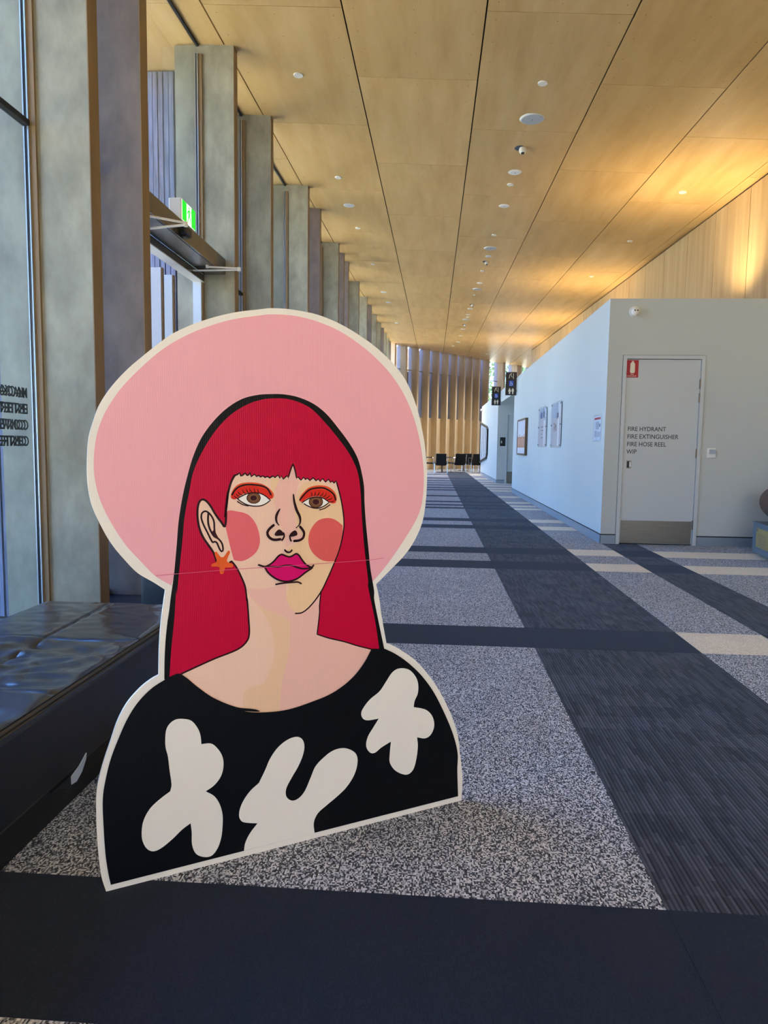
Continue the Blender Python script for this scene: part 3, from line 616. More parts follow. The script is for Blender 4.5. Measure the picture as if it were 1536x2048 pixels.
 ("eye.001","T","ink",2.1,"1015,1838 1018,1849 1013,1860"),
 ("eye.001","T","ink",2.1,"1029,1840 1036,1849 1036,1862"),
 ("eye.001","T","ink",2.1,"1045,1840 1054,1849 1059,1861"),
 ("eye.001","T","ink",2.1,"1061,1837 1075,1846 1080,1859"),
 ("eye.001","T","ink",2.1,"1078,1833 1092,1841 1096,1854"),
 ("eye.001","T","ink",2.1,"1092,1826 1108,1832 1115,1843"),
 ("eye.001","T","ink",2.1,"1102,1819 1120,1822 1130,1830"),
 ("eye.001","T","ink",2.1,"1113,1808 1132,1809 1142,1814"),
 ("nose","T","ink",5.95,"846,1777 833,1756 827,1734 831,1712 841,1699"),
 ("nose","T","ink",6.3,"918,1849 923,1812 936,1769 952,1737 955,1711 949,1695 935,1682"),
 ("nose","S","ink",6.65,"814,1698 793,1681 782,1663 788,1643 806,1628 826,1624 848,1626"),
 ("nose","P","ink",0,"819,1651 826,1664 841,1676 856,1669 869,1652 866,1646 846,1644 826,1644"),
 ("nose","S","ink",4.55,"866,1656 869,1646 868,1635 858,1621"),
 ("nose","S","ink",6.3,"954,1685 971,1664 976,1648 968,1625 947,1615 923,1614"),
 ("nose","P","ink",0,"898,1645 906,1657 926,1668 937,1659 939,1644 927,1639 905,1636"),
 ("nose","S","ink",4.2,"899,1641 901,1625 906,1615"),
 ("nose","S","ink",4.55,"873,1570 883,1560 900,1558 910,1567"),
 ("mouth","P","lip",0,"768,1491c 790,1499 816,1517 839,1541 856,1549 873,1542 895,1534 913,1538 932,1548 946,1541 965,1514 985,1490 1006,1477 1022,1470c 982,1447 941,1420 907,1410 880,1409 846,1417 813,1436 783,1464"),
 ("mouth","S","ink",4.55,"768,1491c 790,1499 816,1517 839,1541 856,1549 873,1542 895,1534 913,1538 932,1548 946,1541 965,1514 985,1490 1006,1477 1022,1470c 982,1447 941,1420 907,1410 880,1409 846,1417 813,1436 783,1464 768,1491"),
 ("mouth","S","ink",4.55,"737,1503 752,1497 768,1492 809,1489 843,1487 873,1491 907,1489 927,1482 954,1472 982,1468 1017,1472 1027,1482"),
 ("mouth","S","ink",4.2,"826,1398 853,1401 880,1402 927,1402 944,1401 960,1392"),
 ("shirt","P","shirtblack",0,"277,982c 219,950 157,893 108,821 67,733 28,631 0,513 -8,442 -7,331 -1,181 10,81 19,29c 1951,36c 1941,202 1941,298 1911,409 1853,541 1770,694 1685,807 1592,897 1512,956 1448,992c 1367,1002c 1321,927 1248,851 1139,789 1015,757 894,738 777,742 664,765 740,755 623,793 510,857 430,926 387,970 356,998c 338,1004 301,993c"),
 ("shirt_flower","P","cream",0,"328,780 300,766 282,739 276,695 277,650 287,603 293,541 302,456 295,427c 252,402 203,364 171,311 161,253 165,206 185,163 213,144 248,150 306,186 350,221 390,243c 395,195 396,132 414,80 451,53 489,48 519,76 539,127 547,189 547,253 532,312 506,357 465,390c 507,412 541,452 554,504 549,552 527,595 494,629 446,635c 442,681 428,721 399,761 364,776"),
 ("shirt_flower.001","P","cream",0,"937,584 886,576 835,544 794,493 769,440 735,376c 686,340 645,283 631,228 645,192 677,176 727,162c 685,115 662,70 656,32c 1041,33c 1036,90 1058,137 1107,170 1171,208 1226,249 1272,311 1290,378 1280,425 1242,458 1196,474 1141,469 1087,440 1043,401 1017,346 982,276 947,245 912,242 882,272 882,315 912,368 947,421 972,475 981,525 968,566"),
 ("shirt_flower.002","P","cream",0,"1533,869 1494,851 1456,803 1418,756 1361,720 1324,682 1308,649 1320,617 1349,603 1416,602c 1383,557 1350,509 1341,458 1366,416 1395,410 1433,432 1494,456c 1488,385 1488,339 1514,293 1554,260 1605,242 1640,263 1660,324 1668,397 1662,451c 1714,435 1750,447 1773,489 1769,537 1747,577 1710,607 1636,632c 1642,668 1662,710 1660,774 1634,823 1593,858"),
 ("crease","S","crease",1.22,"244,1484 333,1486c 619,1489 929,1488 1344,1491 1432,1496"),
]
# ================================================================ THE THINGS
# ---- cut-out board
board = empty('cutout_board', (-.7458, 1.5126, 0)); 
board.matrix_world = mat4((.8577604, .5140497, 0), (0, 0, 1), (.5140497, -.8577604, 0), (-.7458, 1.5126, .002))
tag(board, 'life-size printed cut-out of a woman with crimson hair and a wide pink hat', 'cutout')
def parse(t):
    out = []
    for w_ in t.split():
        k = w_.endswith('c'); a, b = w_.rstrip('c').split(','); out.append((float(a) * .0005, float(b) * .0005, k))
    return out
def smooth(pts, closed=True, n=6):
    out = []; N = len(pts)
    for i in range(N if closed else N - 1):
        p1, p2 = pts[i], pts[(i + 1) % N]
        if p1[2] and p2[2]: out.append(p1[:2]); continue
        p0 = pts[i - 1] if (closed or i > 0) else p1
        p3 = pts[(i + 2) % N] if (closed or i + 2 < N) else p2
        d = max(1e-6, math.hypot(p2[0] - p1[0], p2[1] - p1[1]))
        def tang(a, b, c):
            l1 = max(1e-6, math.hypot(b[0] - a[0], b[1] - a[1])); l2 = max(1e-6, math.hypot(c[0] - b[0], c[1] - b[1]))
            k = min(1, 2 * min(l1, l2) / (l1 + l2) + .35)
            L_ = max(1e-6, math.hypot(c[0] - a[0], c[1] - a[1])); return ((c[0] - a[0]) / L_ * d * k, (c[1] - a[1]) / L_ * d * k)
        t1 = (0, 0) if p1[2] else tang(p0, p1, p2); t2 = (0, 0) if p2[2] else tang(p1, p2, p3)
        if p1[2]: t1 = ((p2[0] - p1[0]) * .8, (p2[1] - p1[1]) * .8)
        if p2[2]: t2 = ((p2[0] - p1[0]) * .8, (p2[1] - p1[1]) * .8)
        m_ = max(2, min(n, int(d / .006) + 1))
        for k in range(m_):
            t = k / m_; h1 = 2 * t ** 3 - 3 * t * t + 1; h2 = t ** 3 - 2 * t * t + t; h3 = -2 * t ** 3 + 3 * t * t; h4 = t ** 3 - t * t
            out.append((h1 * p1[0] + h2 * t1[0] + h3 * p2[0] + h4 * t2[0], h1 * p1[1] + h2 * t1[1] + h3 * p2[1] + h4 * t2[1]))
    if not closed: out.append(pts[-1][:2])
    return out
core = B('p_cream').prism(smooth(parse(OUTLINE)), -.008, 0, lambda u, v, d: (u, v, d))
core.build('board_panel', board)
parts = {}; order = []; z = .0003
for part, kind, col, wd, data in ART:
    if part not in parts: parts[part] = MB(); order.append(part)
    mb = parts[part].mat('p_' + col); z += .00006
    pts = parse(data)
    if kind == 'P': mb.face([(u, v, z) for u, v in smooth(pts)])
    else:
        c_ = smooth(pts, False, 8); n = len(c_); hw = wd * .0005; Lf = []; Rt = []
        for i in range(n):
            a, b = c_[max(i - 1, 0)], c_[min(i + 1, n - 1)]; dx, dy = b[0] - a[0], b[1] - a[1]; l = math.hypot(dx, dy) or 1
            t = i / (n - 1); h = hw * (1 if kind == 'S' else .25 + .85 * math.sin(PI * min(1, t * .9 + .1)))
            nx, ny = -dy / l * h, dx / l * h
            Lf.append((c_[i][0] + nx, c_[i][1] + ny, z)); Rt.append((c_[i][0] - nx, c_[i][1] - ny, z))
        mb.add(Lf + Rt, [(i, i + 1, n + i + 1, n + i) for i in range(n - 1)])
        for e, dr in ((0, 1), (n - 1, -1)):
            r_ = hw * (1 if kind == 'S' else .6)
            mb.face([(c_[e][0] + r_ * math.cos(2 * PI * k / 10), c_[e][1] + r_ * math.sin(2 * PI * k / 10), z) for k in range(10)])
PN = {'eye.001': 'eye', 'shirt_flower.001': 'shirt_flower', 'shirt_flower.002': 'shirt_flower', 'crease': 'fold_crease', 'cheek': 'cheek_blush', 'cheek.001': 'cheek_blush'}
for part in order: parts[part].build(PN.get(part, part), board)

# ---- long leather bench
bench = tag(empty('leather_bench', (-1.235, 1.6, 0)), 'long black leather bench with a sunken creased top, left foreground by the window fins', 'bench')
def LB(mb, nm, par=None, smooth=False):
    o = mb.build(nm, bench, smooth); o.matrix_parent_inverse = Matrix.Translation((1.235, -1.6, 0)); return o
y0b, y1b = .12, 2.665; xa, xb = -1.53, -.94; ztop = .42
LB(B('leatherside').rbox(xa, xb, y0b, y1b, .175, ztop - .03, .012), 'upholstered_body')
LB(B('black').box(xa + .06, xb - .10, y0b + .08, y1b - .08, .0, .175), 'plinth')
for x in (xa + .08, xb - .08):
    for yy in (y0b + .12, 1.4, y1b - .12): LB(B('black').disc((x, yy, 0), .025, 12, 'z', .177), 'foot')
# top: a creased leather skin, two columns of pads
def wr(x, y):
    v = 0
    # dip worn into the middle of the seat, with drag folds fanning towards the front edge
    cx, cy = -1.02, 1.75
    for (qx, qy, rx, ry, dep) in ((-1.15, 1.98, .30, .30, .016), (-1.2, 1.30, .30, .35, .018)):
        e = ((x - qx) / rx) ** 2 + ((y - qy) / ry) ** 2
        v -= dep * math.exp(-e * 1.5)
    a = math.atan2(y - 1.62, x + 1.55); rd = math.hypot(y - 1.62, x + 1.55)
    am = max(0, min(1, (2.22 - y) / .2)) if y < 2.25 else 0
    v += am * .024 * noise.noise(Vector((a * 7, rd * 2.2, 0))) * min(1, rd * 2.2)
    v += am * .016 * noise.noise(Vector((x * 5, y * 15, 3)))
    v += (.002 + .004 * am) * noise.noise(Vector((x * 16 + 2 * noise.noise(Vector((x * 6, y * 6, 1))), y * 22, 5)))
    return v
XE = [xa, -1.254, xb]; YE = [y0b, .635, 1.145, 1.655, 2.168, y1b]
for i in range(2):
    for j in range(5):
        nx, ny = 30, 46; q = B('leather'); vs = []
        ax0, ax1, ay0, ay1 = XE[i], XE[i + 1], YE[j], YE[j + 1]
        for b_ in range(ny + 1):
            for a_ in range(nx + 1):
                x = ax0 + (ax1 - ax0) * a_ / nx; y = ay0 + (ay1 - ay0) * b_ / ny
                ex = min(x - ax0, ax1 - x); ey = min(y - ay0, ay1 - y)
                jl = (j in (0, 1, 2, 3, 4)); seam = 1 - math.exp(-min(ex, ey) / .004)
                zz = ztop - .004 + .004 * seam + wr(x, y) * (1 - math.exp(-min(x - xa, xb - x) / .05))
                vs.append((x, y, zz))
        W_ = nx + 1; fs = [(r_ * W_ + c_, r_ * W_ + c_ + 1, (r_ + 1) * W_ + c_ + 1, (r_ + 1) * W_ + c_) for r_ in range(ny) for c_ in range(nx)]
        base = len(vs)
        # skirt down the border
        ring = [c_ for c_ in range(W_)] + [r_ * W_ + nx for r_ in range(1, ny + 1)] + [ny * W_ + c_ for c_ in range(nx - 1, -1, -1)] + [r_ * W_ for r_ in range(ny - 1, 0, -1)]
        vs += [(vs[k][0], vs[k][1], ztop - .035) for k in ring]; n = len(ring)
        fs += [(ring[k], base + k, base + (k + 1) % n, ring[(k + 1) % n]) for k in range(n)]
        q.add(vs, fs); LB(q, 'seat_pad', smooth=True)
pp = B('piping').tube([(xb + .002, y0b, ztop - .012), (xb + .002, y1b, ztop - .012)], .0045).tube([(xb + .001, y0b, ztop - .024), (xb + .001, y1b, ztop - .024)], .003)
LB(pp, 'piping')
# torn flap of lining under the bench edge
fl = B('papergrey').add([(xb + .006, 1.70, .150), (xb + .012, 1.745, .142), (xb + .012, 1.80, .185), (xb + .004, 1.81, .20), (xb + .002, 1.76, .178), (xb + .002, 1.72, .168)], [(0, 1, 2, 3, 4, 5)])
q = B('papergrey'); q.prism([(1.705, .152), (1.745, .146), (1.775, .160), (1.797, .183), (1.802, .200), (1.765, .182), (1.722, .172)], xb + .002, xb + .005, lambda u, v, d: (d, u, v)); LB(q, 'torn_lining')
q = B('leatherside'); q.prism([(1.62, .178), (1.68, .160), (1.70, .135), (1.715, .145), (1.712, .178)], xb - .002, xb + .006, lambda u, v, d: (d, u, v)); LB(q, 'torn_flap')

# ---- slate armchair just past the bench
arm = tag(empty('tub_chair', (-1.33, 3.9, 0)), 'dark slate leather tub chair past the far end of the bench', 'armchair')
def LA(mb, nm):
    o = mb.build(nm, arm, True); return o
LA(B('teal').rbox(-.23, .25, -.28, .3, .06, .36, .03), 'seat'); LA(B('teal').rbox(-.23, .25, -.29, -.19, .06, .60, .03), 'backrest')
LA(B('teal').rbox(-.23, -.13, -.18, .3, .362, .55, .03), 'armrest'); LA(B('teal').rbox(.15, .25, -.18, .3, .362, .55, .03), 'armrest')
for x in (-.19, .21):
    for y in (-.24, .26): LA(B('black').disc((x, y, 0), .02, 10, 'z', .07), 'leg')

# ---- lettering on the entrance glass, read from outside (offset second copy drawn in as its reflection)
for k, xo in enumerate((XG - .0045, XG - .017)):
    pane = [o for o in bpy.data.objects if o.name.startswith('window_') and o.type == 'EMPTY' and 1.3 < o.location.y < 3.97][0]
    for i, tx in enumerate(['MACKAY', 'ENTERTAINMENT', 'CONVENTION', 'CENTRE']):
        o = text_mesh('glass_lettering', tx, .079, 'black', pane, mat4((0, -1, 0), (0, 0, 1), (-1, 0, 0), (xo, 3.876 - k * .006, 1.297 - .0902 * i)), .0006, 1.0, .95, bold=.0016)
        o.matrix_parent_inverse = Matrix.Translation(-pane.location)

# ---- automatic door unit over the entrance
hd = tag(empty('door_operator', (-2.15, 5.82, 2.75)), 'brown metal automatic door operator box spanning above the entrance doorway', 'door operator')
def LH(mb, nm, par=None, smooth=False):
    o = mb.build(nm, par or hd, smooth)
    if par is None: o.matrix_parent_inverse = Matrix.Translation((2.15, -5.82, -2.75))
    return o
LH(B('headermetal').box(-2.252, -2.042, 4.80, 6.845, 2.684, 2.826), 'housing')
LH(B('steel').box(-2.235, -2.06, 4.86, 6.50, 2.680, 2.684), 'polished_base_panel')
LH(B('black').rbox(-2.04, -1.985, 5.60, 5.74, 2.705, 2.77, .012).box(-2.03, -2.0, 5.63, 5.71, 2.690, 2.706), 'motion_sensor')
for el, p1, p2 in (((-1.85, 5.21), (-2.10, 5.02), (-2.20, 5.30)), ((-1.82, 6.53), (-2.10, 6.47), (-2.29, 6.55))):
    q = B('white')
    for a, b, zz in ((p1, el, 2.664), (p2, el, 2.650)):
        d = (Vector(b) - Vector(a)).normalized(); nn = Vector((-d.y, d.x)) * .012
        q.prism([(a[0] - nn.x, a[1] - nn.y), (b[0] - nn.x, b[1] - nn.y), (b[0] + nn.x, b[1] + nn.y), (a[0] + nn.x, a[1] + nn.y)], zz - .005, zz + .005, lambda u, v, d_: (u, v, d_))
    q.disc((el[0], el[1], 2.638), .016, 12, 'z', .034).disc((p1[0], p1[1], 2.655), .014, 12, 'z', .026)
    q.disc((p2[0], p2[1], 2.630), .014, 12, 'z', .03)
    LH(q, 'swing_arm')
# ---- exit sign on top
ex = tag(empty('exit_sign', (-2.095, 5.83, 2.828)), 'green and white illuminated running-man exit sign above the entrance doorway', 'exit sign')
ex_b = B('white').rbox(-.055, .05, -.165, .165, 0, .175, .008).build('casing', ex)
q = B('exitwhite').box(.050, .053, -.155, .155, .010, .165); 
q.mat('exitgreen').box(.053, .054, -.155, -.055, .010, .165).box(.053, .054, .06, .155, .010, .165); q.build('face', ex)
# running figure and doorway on the white field
def flat(mb, pts, x, sx=1): mb.prism([(u, v) for u, v in pts], x, x + .001, lambda u, v, d: (d, u, v)); return mb
q = B('exitgreen'); flat(q, [(.012 * math.cos(t * PI / 5) + .005, .142 + .012 * math.sin(t * PI / 5)) for t in range(10)], .0535)
flat(q, [(-.012, .125), (.018, .128), (.022, .085), (-.008, .078)], .0535); flat(q, [(-.012, .125), (-.035, .105), (-.045, .085), (-.037, .082), (-.026, .098), (-.004, .112)], .0535)
flat(q, [(.018, .128), (.038, .112), (.052, .12), (.050, .129), (.038, .123), (.02, .135)], .0535)
flat(q, [(-.008, .082), (.012, .082), (-.012, .055), (-.022, .022), (-.034, .026), (-.026, .058)], .0535); flat(q, [(.004, .082), (.022, .086), (.036, .056), (.052, .036), (.043, .028), (.024, .05)], .0535)
q.build('running_figure', ex)

# ---- things on the amenities block
fs_ = tag(empty('fire_sign', (2.157, BY + .0035, 1.94)), 'red fire extinguisher sign stuck in the top corner of the grey door', 'sign')
q = B('red').rbox(-.064, .064, -.0025, 0, -.094, .094, .001); q.build('plate', fs_)
q = B('signcream'); pts = [(-.024, .052), (-.026, -.03), (-.020, -.046), (.020, -.046), (.026, -.03), (.025, .050), (.018, .066), (.010, .072), (.012, .084), (-.010, .084), (-.008, .072), (-.018, .066)]
q.prism(pts, -.0032, -.0026, lambda u, v, d: (u, d, v)); q.build('extinguisher_symbol', fs_)
text_mesh('lettering', 'FIRE', .02, 'signcream', fs_, mat4((1, 0, 0), (0, 0, 1), (0, -1, 0), (-.021, -.0028, -.066)), .0003)
text_mesh('lettering', 'EXTINGUISHER', .0165, 'signcream', fs_, mat4((1, 0, 0), (0, 0, 1), (0, -1, 0), (-.06, -.0028, -.084)), .0003, .93)
sw = tag(empty('door_switch', (3.047, BY, 1.032)), 'white square switch plate on the wall right of the grey door', 'switch')
B('white').rbox(-.048, .048, -.012, -.0003, -.054, .054, .004).build('plate', sw); B('papergrey').rbox(-.030, .040, -.018, -.0115, -.012, .040, .003).build('rocker', sw)
def sounder(loc, ax, label):
    s_ = tag(empty('alarm_sounder', loc), label, 'alarm')
    if ax == 'y':
        B('white').disc((0, -.0003, 0), .056, 24, 'y', -.03, .052).build('base', s_, True); B('white').sphere((0, -.045, -.006), .046, 16, 10, (1, .8, 1)).build('dome', s_, True)
        B('printgrey').disc((-.013, -.0805, 0), .009, 10, 'y', -.004).disc((.015, -.0805, 0), .009, 10, 'y', -.004).build('lens', s_)
    else:
        B('white').disc((-.0003, 0, 0), .07, 20, 'x', -.03, .06).build('base', s_, True); B('white').sphere((-.045, 0, -.006), .05, 14, 8, (.8, 1, 1)).build('dome', s_, True)
    return s_
sounder((2.147, BY, 2.553), 'y', 'round white wall sounder above the grey fire door')
sounder((BX, 28.2, 2.55), 'x', 'small white sounder near the far end of the pale blue wall')
# framed picture
def wall_thing(name, y0, y1, z0, z1, label, cat, group=None):
    return tag(empty(name, (BX, (y0 + y1) / 2, (z0 + z1) / 2)), label, cat, group), (y1 - y0) / 2, (z1 - z0) / 2
t, hy, hz = wall_thing('framed_picture', 14.45, 15.83, .915, 1.675, 'walnut-framed picture of pale bark over an orange band, farthest on the blue wall', 'picture')
q = B('woodframe'); fwid = .035
q.box(-.055, -.0004, -hy, hy, -hz, -hz + fwid).box(-.055, -.0004, -hy, hy, hz - fwid, hz).box(-.055, -.0004, -hy, -hy + fwid, -hz + fwid, hz - fwid).box(-.055, -.0004, hy - fwid, hy, -hz + fwid, hz - fwid); q.build('frame', t)
q = B('artwhite').box(-.045, -.001, -hy + fwid, hy - fwid, -hz + fwid, -.22).box(-.045, -.001, -hy + fwid, hy - fwid, .0, hz - fwid).mat('artorange').box(-.045, -.001, -hy + fwid, hy - fwid, -.22, .0)
random.seed(8)
for i in range(9):
    yy = -hy + .1 + i * .135; zz = random.uniform(-.03, .06); q.mat('artorange').box(-.0453, -.045, yy, yy + .08, -.005, max(.004, zz)); 
    q.mat('artwhite').box(-.0456, -.0453, yy + .03, yy + .05, -.20, -.02)
q.build('picture', t)
# clear acrylic notice panels
def acrylic(y0, y1, z0, z1, label, layout):
    t, hy, hz = wall_thing('acrylic_notice', y0, y1, z0, z1, label, 'notice', 'acrylic notices on the blue wall')
    B('papergrey').box(-.014, -.012, -hy + .02, hy - .02, -hz + .02, hz - .02).build('printed_sheet', t)
    q = MB()
    for mat_, a, b, c_, d in layout: q.mat(mat_).box(-.0150, -.0142, a * hy, b * hy, c_ * hz, d * hz)  # the pale paper patches are painted-in window reflections
    q.build('print', t)
    B('acrylic').box(-.022, -.017, -hy, hy, -hz, hz).build('acrylic_sheet', t)
    for yy in (-hy + .05, hy - .05):
        for zz in (-hz + .04, 0, hz - .04): B('chrome').disc((-.0005, yy, zz), .014, 10, 'x', -.028).build('standoff', t)
# +y is the left side in the photograph
acrylic(12.0, 12.9, 1.08, 1.78, 'clear acrylic notice with a purple emblem, left of the pair on the blue wall', [('printpurple', .05, .55, .42, .72), ('printgrey', -.45, -.2, .45, .75), ('paper', -.8, -.35, .45, .92), ('printgrey', -.2, .35, -.02, .03), ('printgrey', -.25, .3, -.2, -.15), ('printgrey', 0, .3, -.38, -.33), ('printgrey', -.15, .3, -.55, -.5), ('paper', -.7, -.3, -.95, .3)])
acrylic(10.63, 11.52, 1.07, 1.78, 'clear acrylic notice with scattered dark print, right of the pair on the blue wall', [('printgrey', -.3, -.1, .25, .5), ('printgrey', .35, .5, .0, .1), ('printgrey', .1, .25, -.1, .05), ('printgrey', .35, .45, -.3, -.05), ('printgrey', -.05, .1, -.28, 0), ('printgrey', -.5, -.4, .2, .5), ('paper', -.75, -.35, .3, .95), ('paper', -.6, -.3, -.9, .3), ('printgrey', .2, .3, -.18, -.1)])
t, hy, hz = wall_thing('evacuation_notice', 8.16, 8.52, 1.16, 1.435, 'small evacuation plan with a red heading, beside the block corner', 'notice')
B('paper').box(-.006, -.0004, -hy, hy, -hz, hz).build('sheet', t)
q = B('artorange'); q.mat('red').box(-.0066, -.006, -hy * .85, hy * .85, hz * .72, hz * .9).mat('printgrey').box(-.0066, -.006, -hy * .8, -hy * .55, hz * .1, hz * .35).mat('papergrey').box(-.0066, -.006, -hy * .5, hy * .5, -hz * .1, hz * .55).box(-.0066, -.006, hy * .1, hy * .8, -hz * .75, -hz * .2).box(-.0066, -.006, -hy * .8, 0, -hz * .75, -hz * .3); q.build('plan_print', t)
B('acrylic').box(-.010, -.008, -hy - .02, hy + .02, -hz - .02, hz + .02).build('plastic_cover', t)
# black toilet door sign in the recess
t = tag(empty('toilet_door_sign', (2.05, RY1, 1.25)), 'small black toilet sign with a white figure in the recess', 'sign')
B('black').box(-.08, .08, -.008, -.0005, -.13, .13).build('plate', t)
q = B('signcream'); q.disc((-.035, -.0085, .028), .009, 10, 'y', -.001).prism([(-.048, .015), (-.022, .015), (-.02, -.02), (-.028, -.05), (-.042, -.05), (-.05, -.02)], -.0095, -.0085, lambda u, v, d: (u, d, v)); q.build('figure_symbol', t)
# projecting blade signs
def person(q, cx, z0, s_, fem):
    fr_ = lambda u, v, d: (u, d, v)
    q.prism([(cx + .011 * s_ * math.cos(k * PI / 5), z0 + .135 * s_ + .011 * s_ * math.sin(k * PI / 5)) for k in range(10)], -.0165, -.0155, fr_)
    if fem: pts = [(-.018, .12), (.018, .12), (.036, .06), (.018, .06), (.016, 0), (-.016, 0), (-.018, .06), (-.036, .06)]
    else: pts = [(-.026, .12), (.026, .12), (.028, .06), (.016, .062), (.014, 0), (-.014, 0), (-.016, .062), (-.028, .06)]
    q.prism([(cx + u * s_, z0 + v * s_) for u, v in pts], -.0165, -.0155, fr_)
def blade(y, label):
    t = tag(empty('toilet_blade_sign', (BX - .135, y, 2.54)), label, 'sign', 'projecting toilet signs')
    B('signbrown').rbox(-.128, .122, -.015, .015, -.265, .265, .003).build('plate', t)
    B('steel').box(.122, .1345, -.012, .012, -.18, -.14).build('bracket', t); B('steel').box(.122, .1345, -.012, .012, .14, .18).build('bracket', t)
    fr_ = lambda u, v, d: (u, d, v)
    q = B('signcream'); person(q, -.033, -.235, .92, True); person(q, .038, -.235, .92, False); q.build('people_symbol', t)
    q = B('blue').box(-.052, .05, -.0165, -.0155, -.055, .065); q.build('blue_panel', t)
    q = B('signcream'); zc = 0
    q.prism([(-.012 + .009 * math.cos(k * PI / 4), .045 + .009 * math.sin(k * PI / 4)) for k in range(8)], -.0175, -.0166, fr_)
    q.prism([(-.018, .034), (-.006, .034), (-.003, .012), (.022, .012), (.034, -.03), (.026, -.034), (.016, .002), (-.016, .002)], -.0175, -.0166, fr_)
    arc = [(-.006 + .026 * math.cos(R(a)), -.018 + .026 * math.sin(R(a))) for a in range(130, 360, 20)]; arc2 = [(-.006 + .019 * math.cos(R(a)), -.018 + .019 * math.sin(R(a))) for a in range(350, 125, -20)]
    q.prism(arc + arc2, -.0175, -.0166, fr_); q.build('wheelchair_symbol', t)
    q = B('signcream')   # ambulant figure leaning on a rail
    q.prism([(-.045, .20), (-.02, .232), (.01, .24), (.012, .228), (-.012, .218), (-.03, .195), (-.038, .15), (-.05, .12), (-.06, .124), (-.05, .16)], -.0165, -.0155, fr_)
    q.prism([(-.01, .21), (.0, .205), (.012, .16), (.03, .15), (.028, .142), (.004, .15)], -.0165, -.0155, fr_)
    q.prism([(.04, .235), (.052, .235), (.052, .12), (.06, .118), (.06, .112), (.036, .112), (.036, .118), (.042, .12)], -.0165, -.0155, fr_); q.build('changing_symbol', t)
blade(16.6, 'dark projecting toilet sign at the near side of the recess, larger in view')
blade(20.5, 'dark projecting toilet sign on the far side of the recess, smaller in view')
# tapered wall display
t = tag(empty('wall_display', (BX, 26.5, 1.27)), 'tapered grey slatted display with a black frame at the end of the blue wall', 'display')
out_ = [(-1.7, -.44), (-1.7, .45), (-1.3, .55), (1.95, .80), (1.95, -.80), (-1.3, -.60)]
inn_ = [(-1.62, -.38), (-1.62, .39), (-1.27, .49), (1.90, .73), (1.90, -.73), (-1.27, -.53)]
q = B('papergrey').prism(inn_, -.03, -.001, lambda u, v, d: (d, u, v)); 
q.mat('black')
for i in range(6):
    a, b, c_, d = out_[i], out_[(i + 1) % 6], inn_[(i + 1) % 6], inn_[i]
    q.prism([a, b, c_, d], -.06, -.001, lambda u, v, dd: (dd, u, v))
q.build('frame', t)
for i in range(8):
    u = -1.35 + i * .44; h_ = .42 + .03 * i; B('skirt' if i % 2 else 'paper').box(-.042, -.0305, u, u + .22, -h_, h_).build('slat', t)

# ---- coin massage chair at the right edge: grey base, brown leather shell
mc = tag(empty('massage_chair', (3.29, 7.42, 0), R(-8)), 'grey box base with yellow label under a brown leather chair, right edge', 'chair')
# local frame: -x side faces the hall; base runs towards the camera along -y
ga = mottled('grey_metal_base', '56616B', '616C76', .5, 3); M['greybase'] = ga; M['yellowlabel'] = plain('yellow_label', '978350', .5)
B('greybase').box(0, .60, -1.05, 0, .035, .325).build('base_box', mc); B('greybase').box(-.006, .606, -1.056, .006, .325, .345).build('base_lid', mc)
lb = B('yellowlabel').box(-.003, -.0004, -.50, -.12, .10, .29).build('warning_label', mc)
q = B('printgrey').box(-.0036, -.0031, -.165, -.135, .255, .285)
for i in range(7): q.box(-.0034, -.0031, -.46 + .03 * (i % 2), -.18, .118 + i * .0185, .122 + i * .0185)
q.build('label_print', lb)
for x in (.06, .54):
    for y in (-.95, -.45): B('black').disc((x, y, 0), .035, 12, 'z', .036).build('foot', mc)
def shell(q, x0, x1, prof):
    """armrest shell: closed side profile (y, z) given rounded thickness"""
    q.prism(prof, x0, x1, lambda u, v, d: (d, u, v))
q = B('brownleather').rbox(.17, .30, -.85, .15, .40, .62, .05, None, 4); q.build('armrest', mc, True)
q = MB().mat('brownleather')
prof = [(.34, .705), (.30, .69), (.265, .665), (.235, .63), (.218, .595), (.21, .555), (.215, .515), (.23, .475), (.255, .44), (.29, .405), (.325, .38), (.36, .36), (.41, .348), (.46, .345), (.68, .345), (.68, .52), (.48, .56), (.42, .66), (.37, .70)]
q.prism(prof, -.42, .02, lambda u, v, d: (u - .165, d, v)); q.build('seat_shell', mc, True)
q = B('upholstery').rbox(.36, .60, -.42, .0, .5, .6, .04, None, 3); q.build('cushion', mc, True)
B('brownleather').rbox(.32, .60, .03, .17, .45, 1.0, .05, None, 3).build('backrest', mc, True)

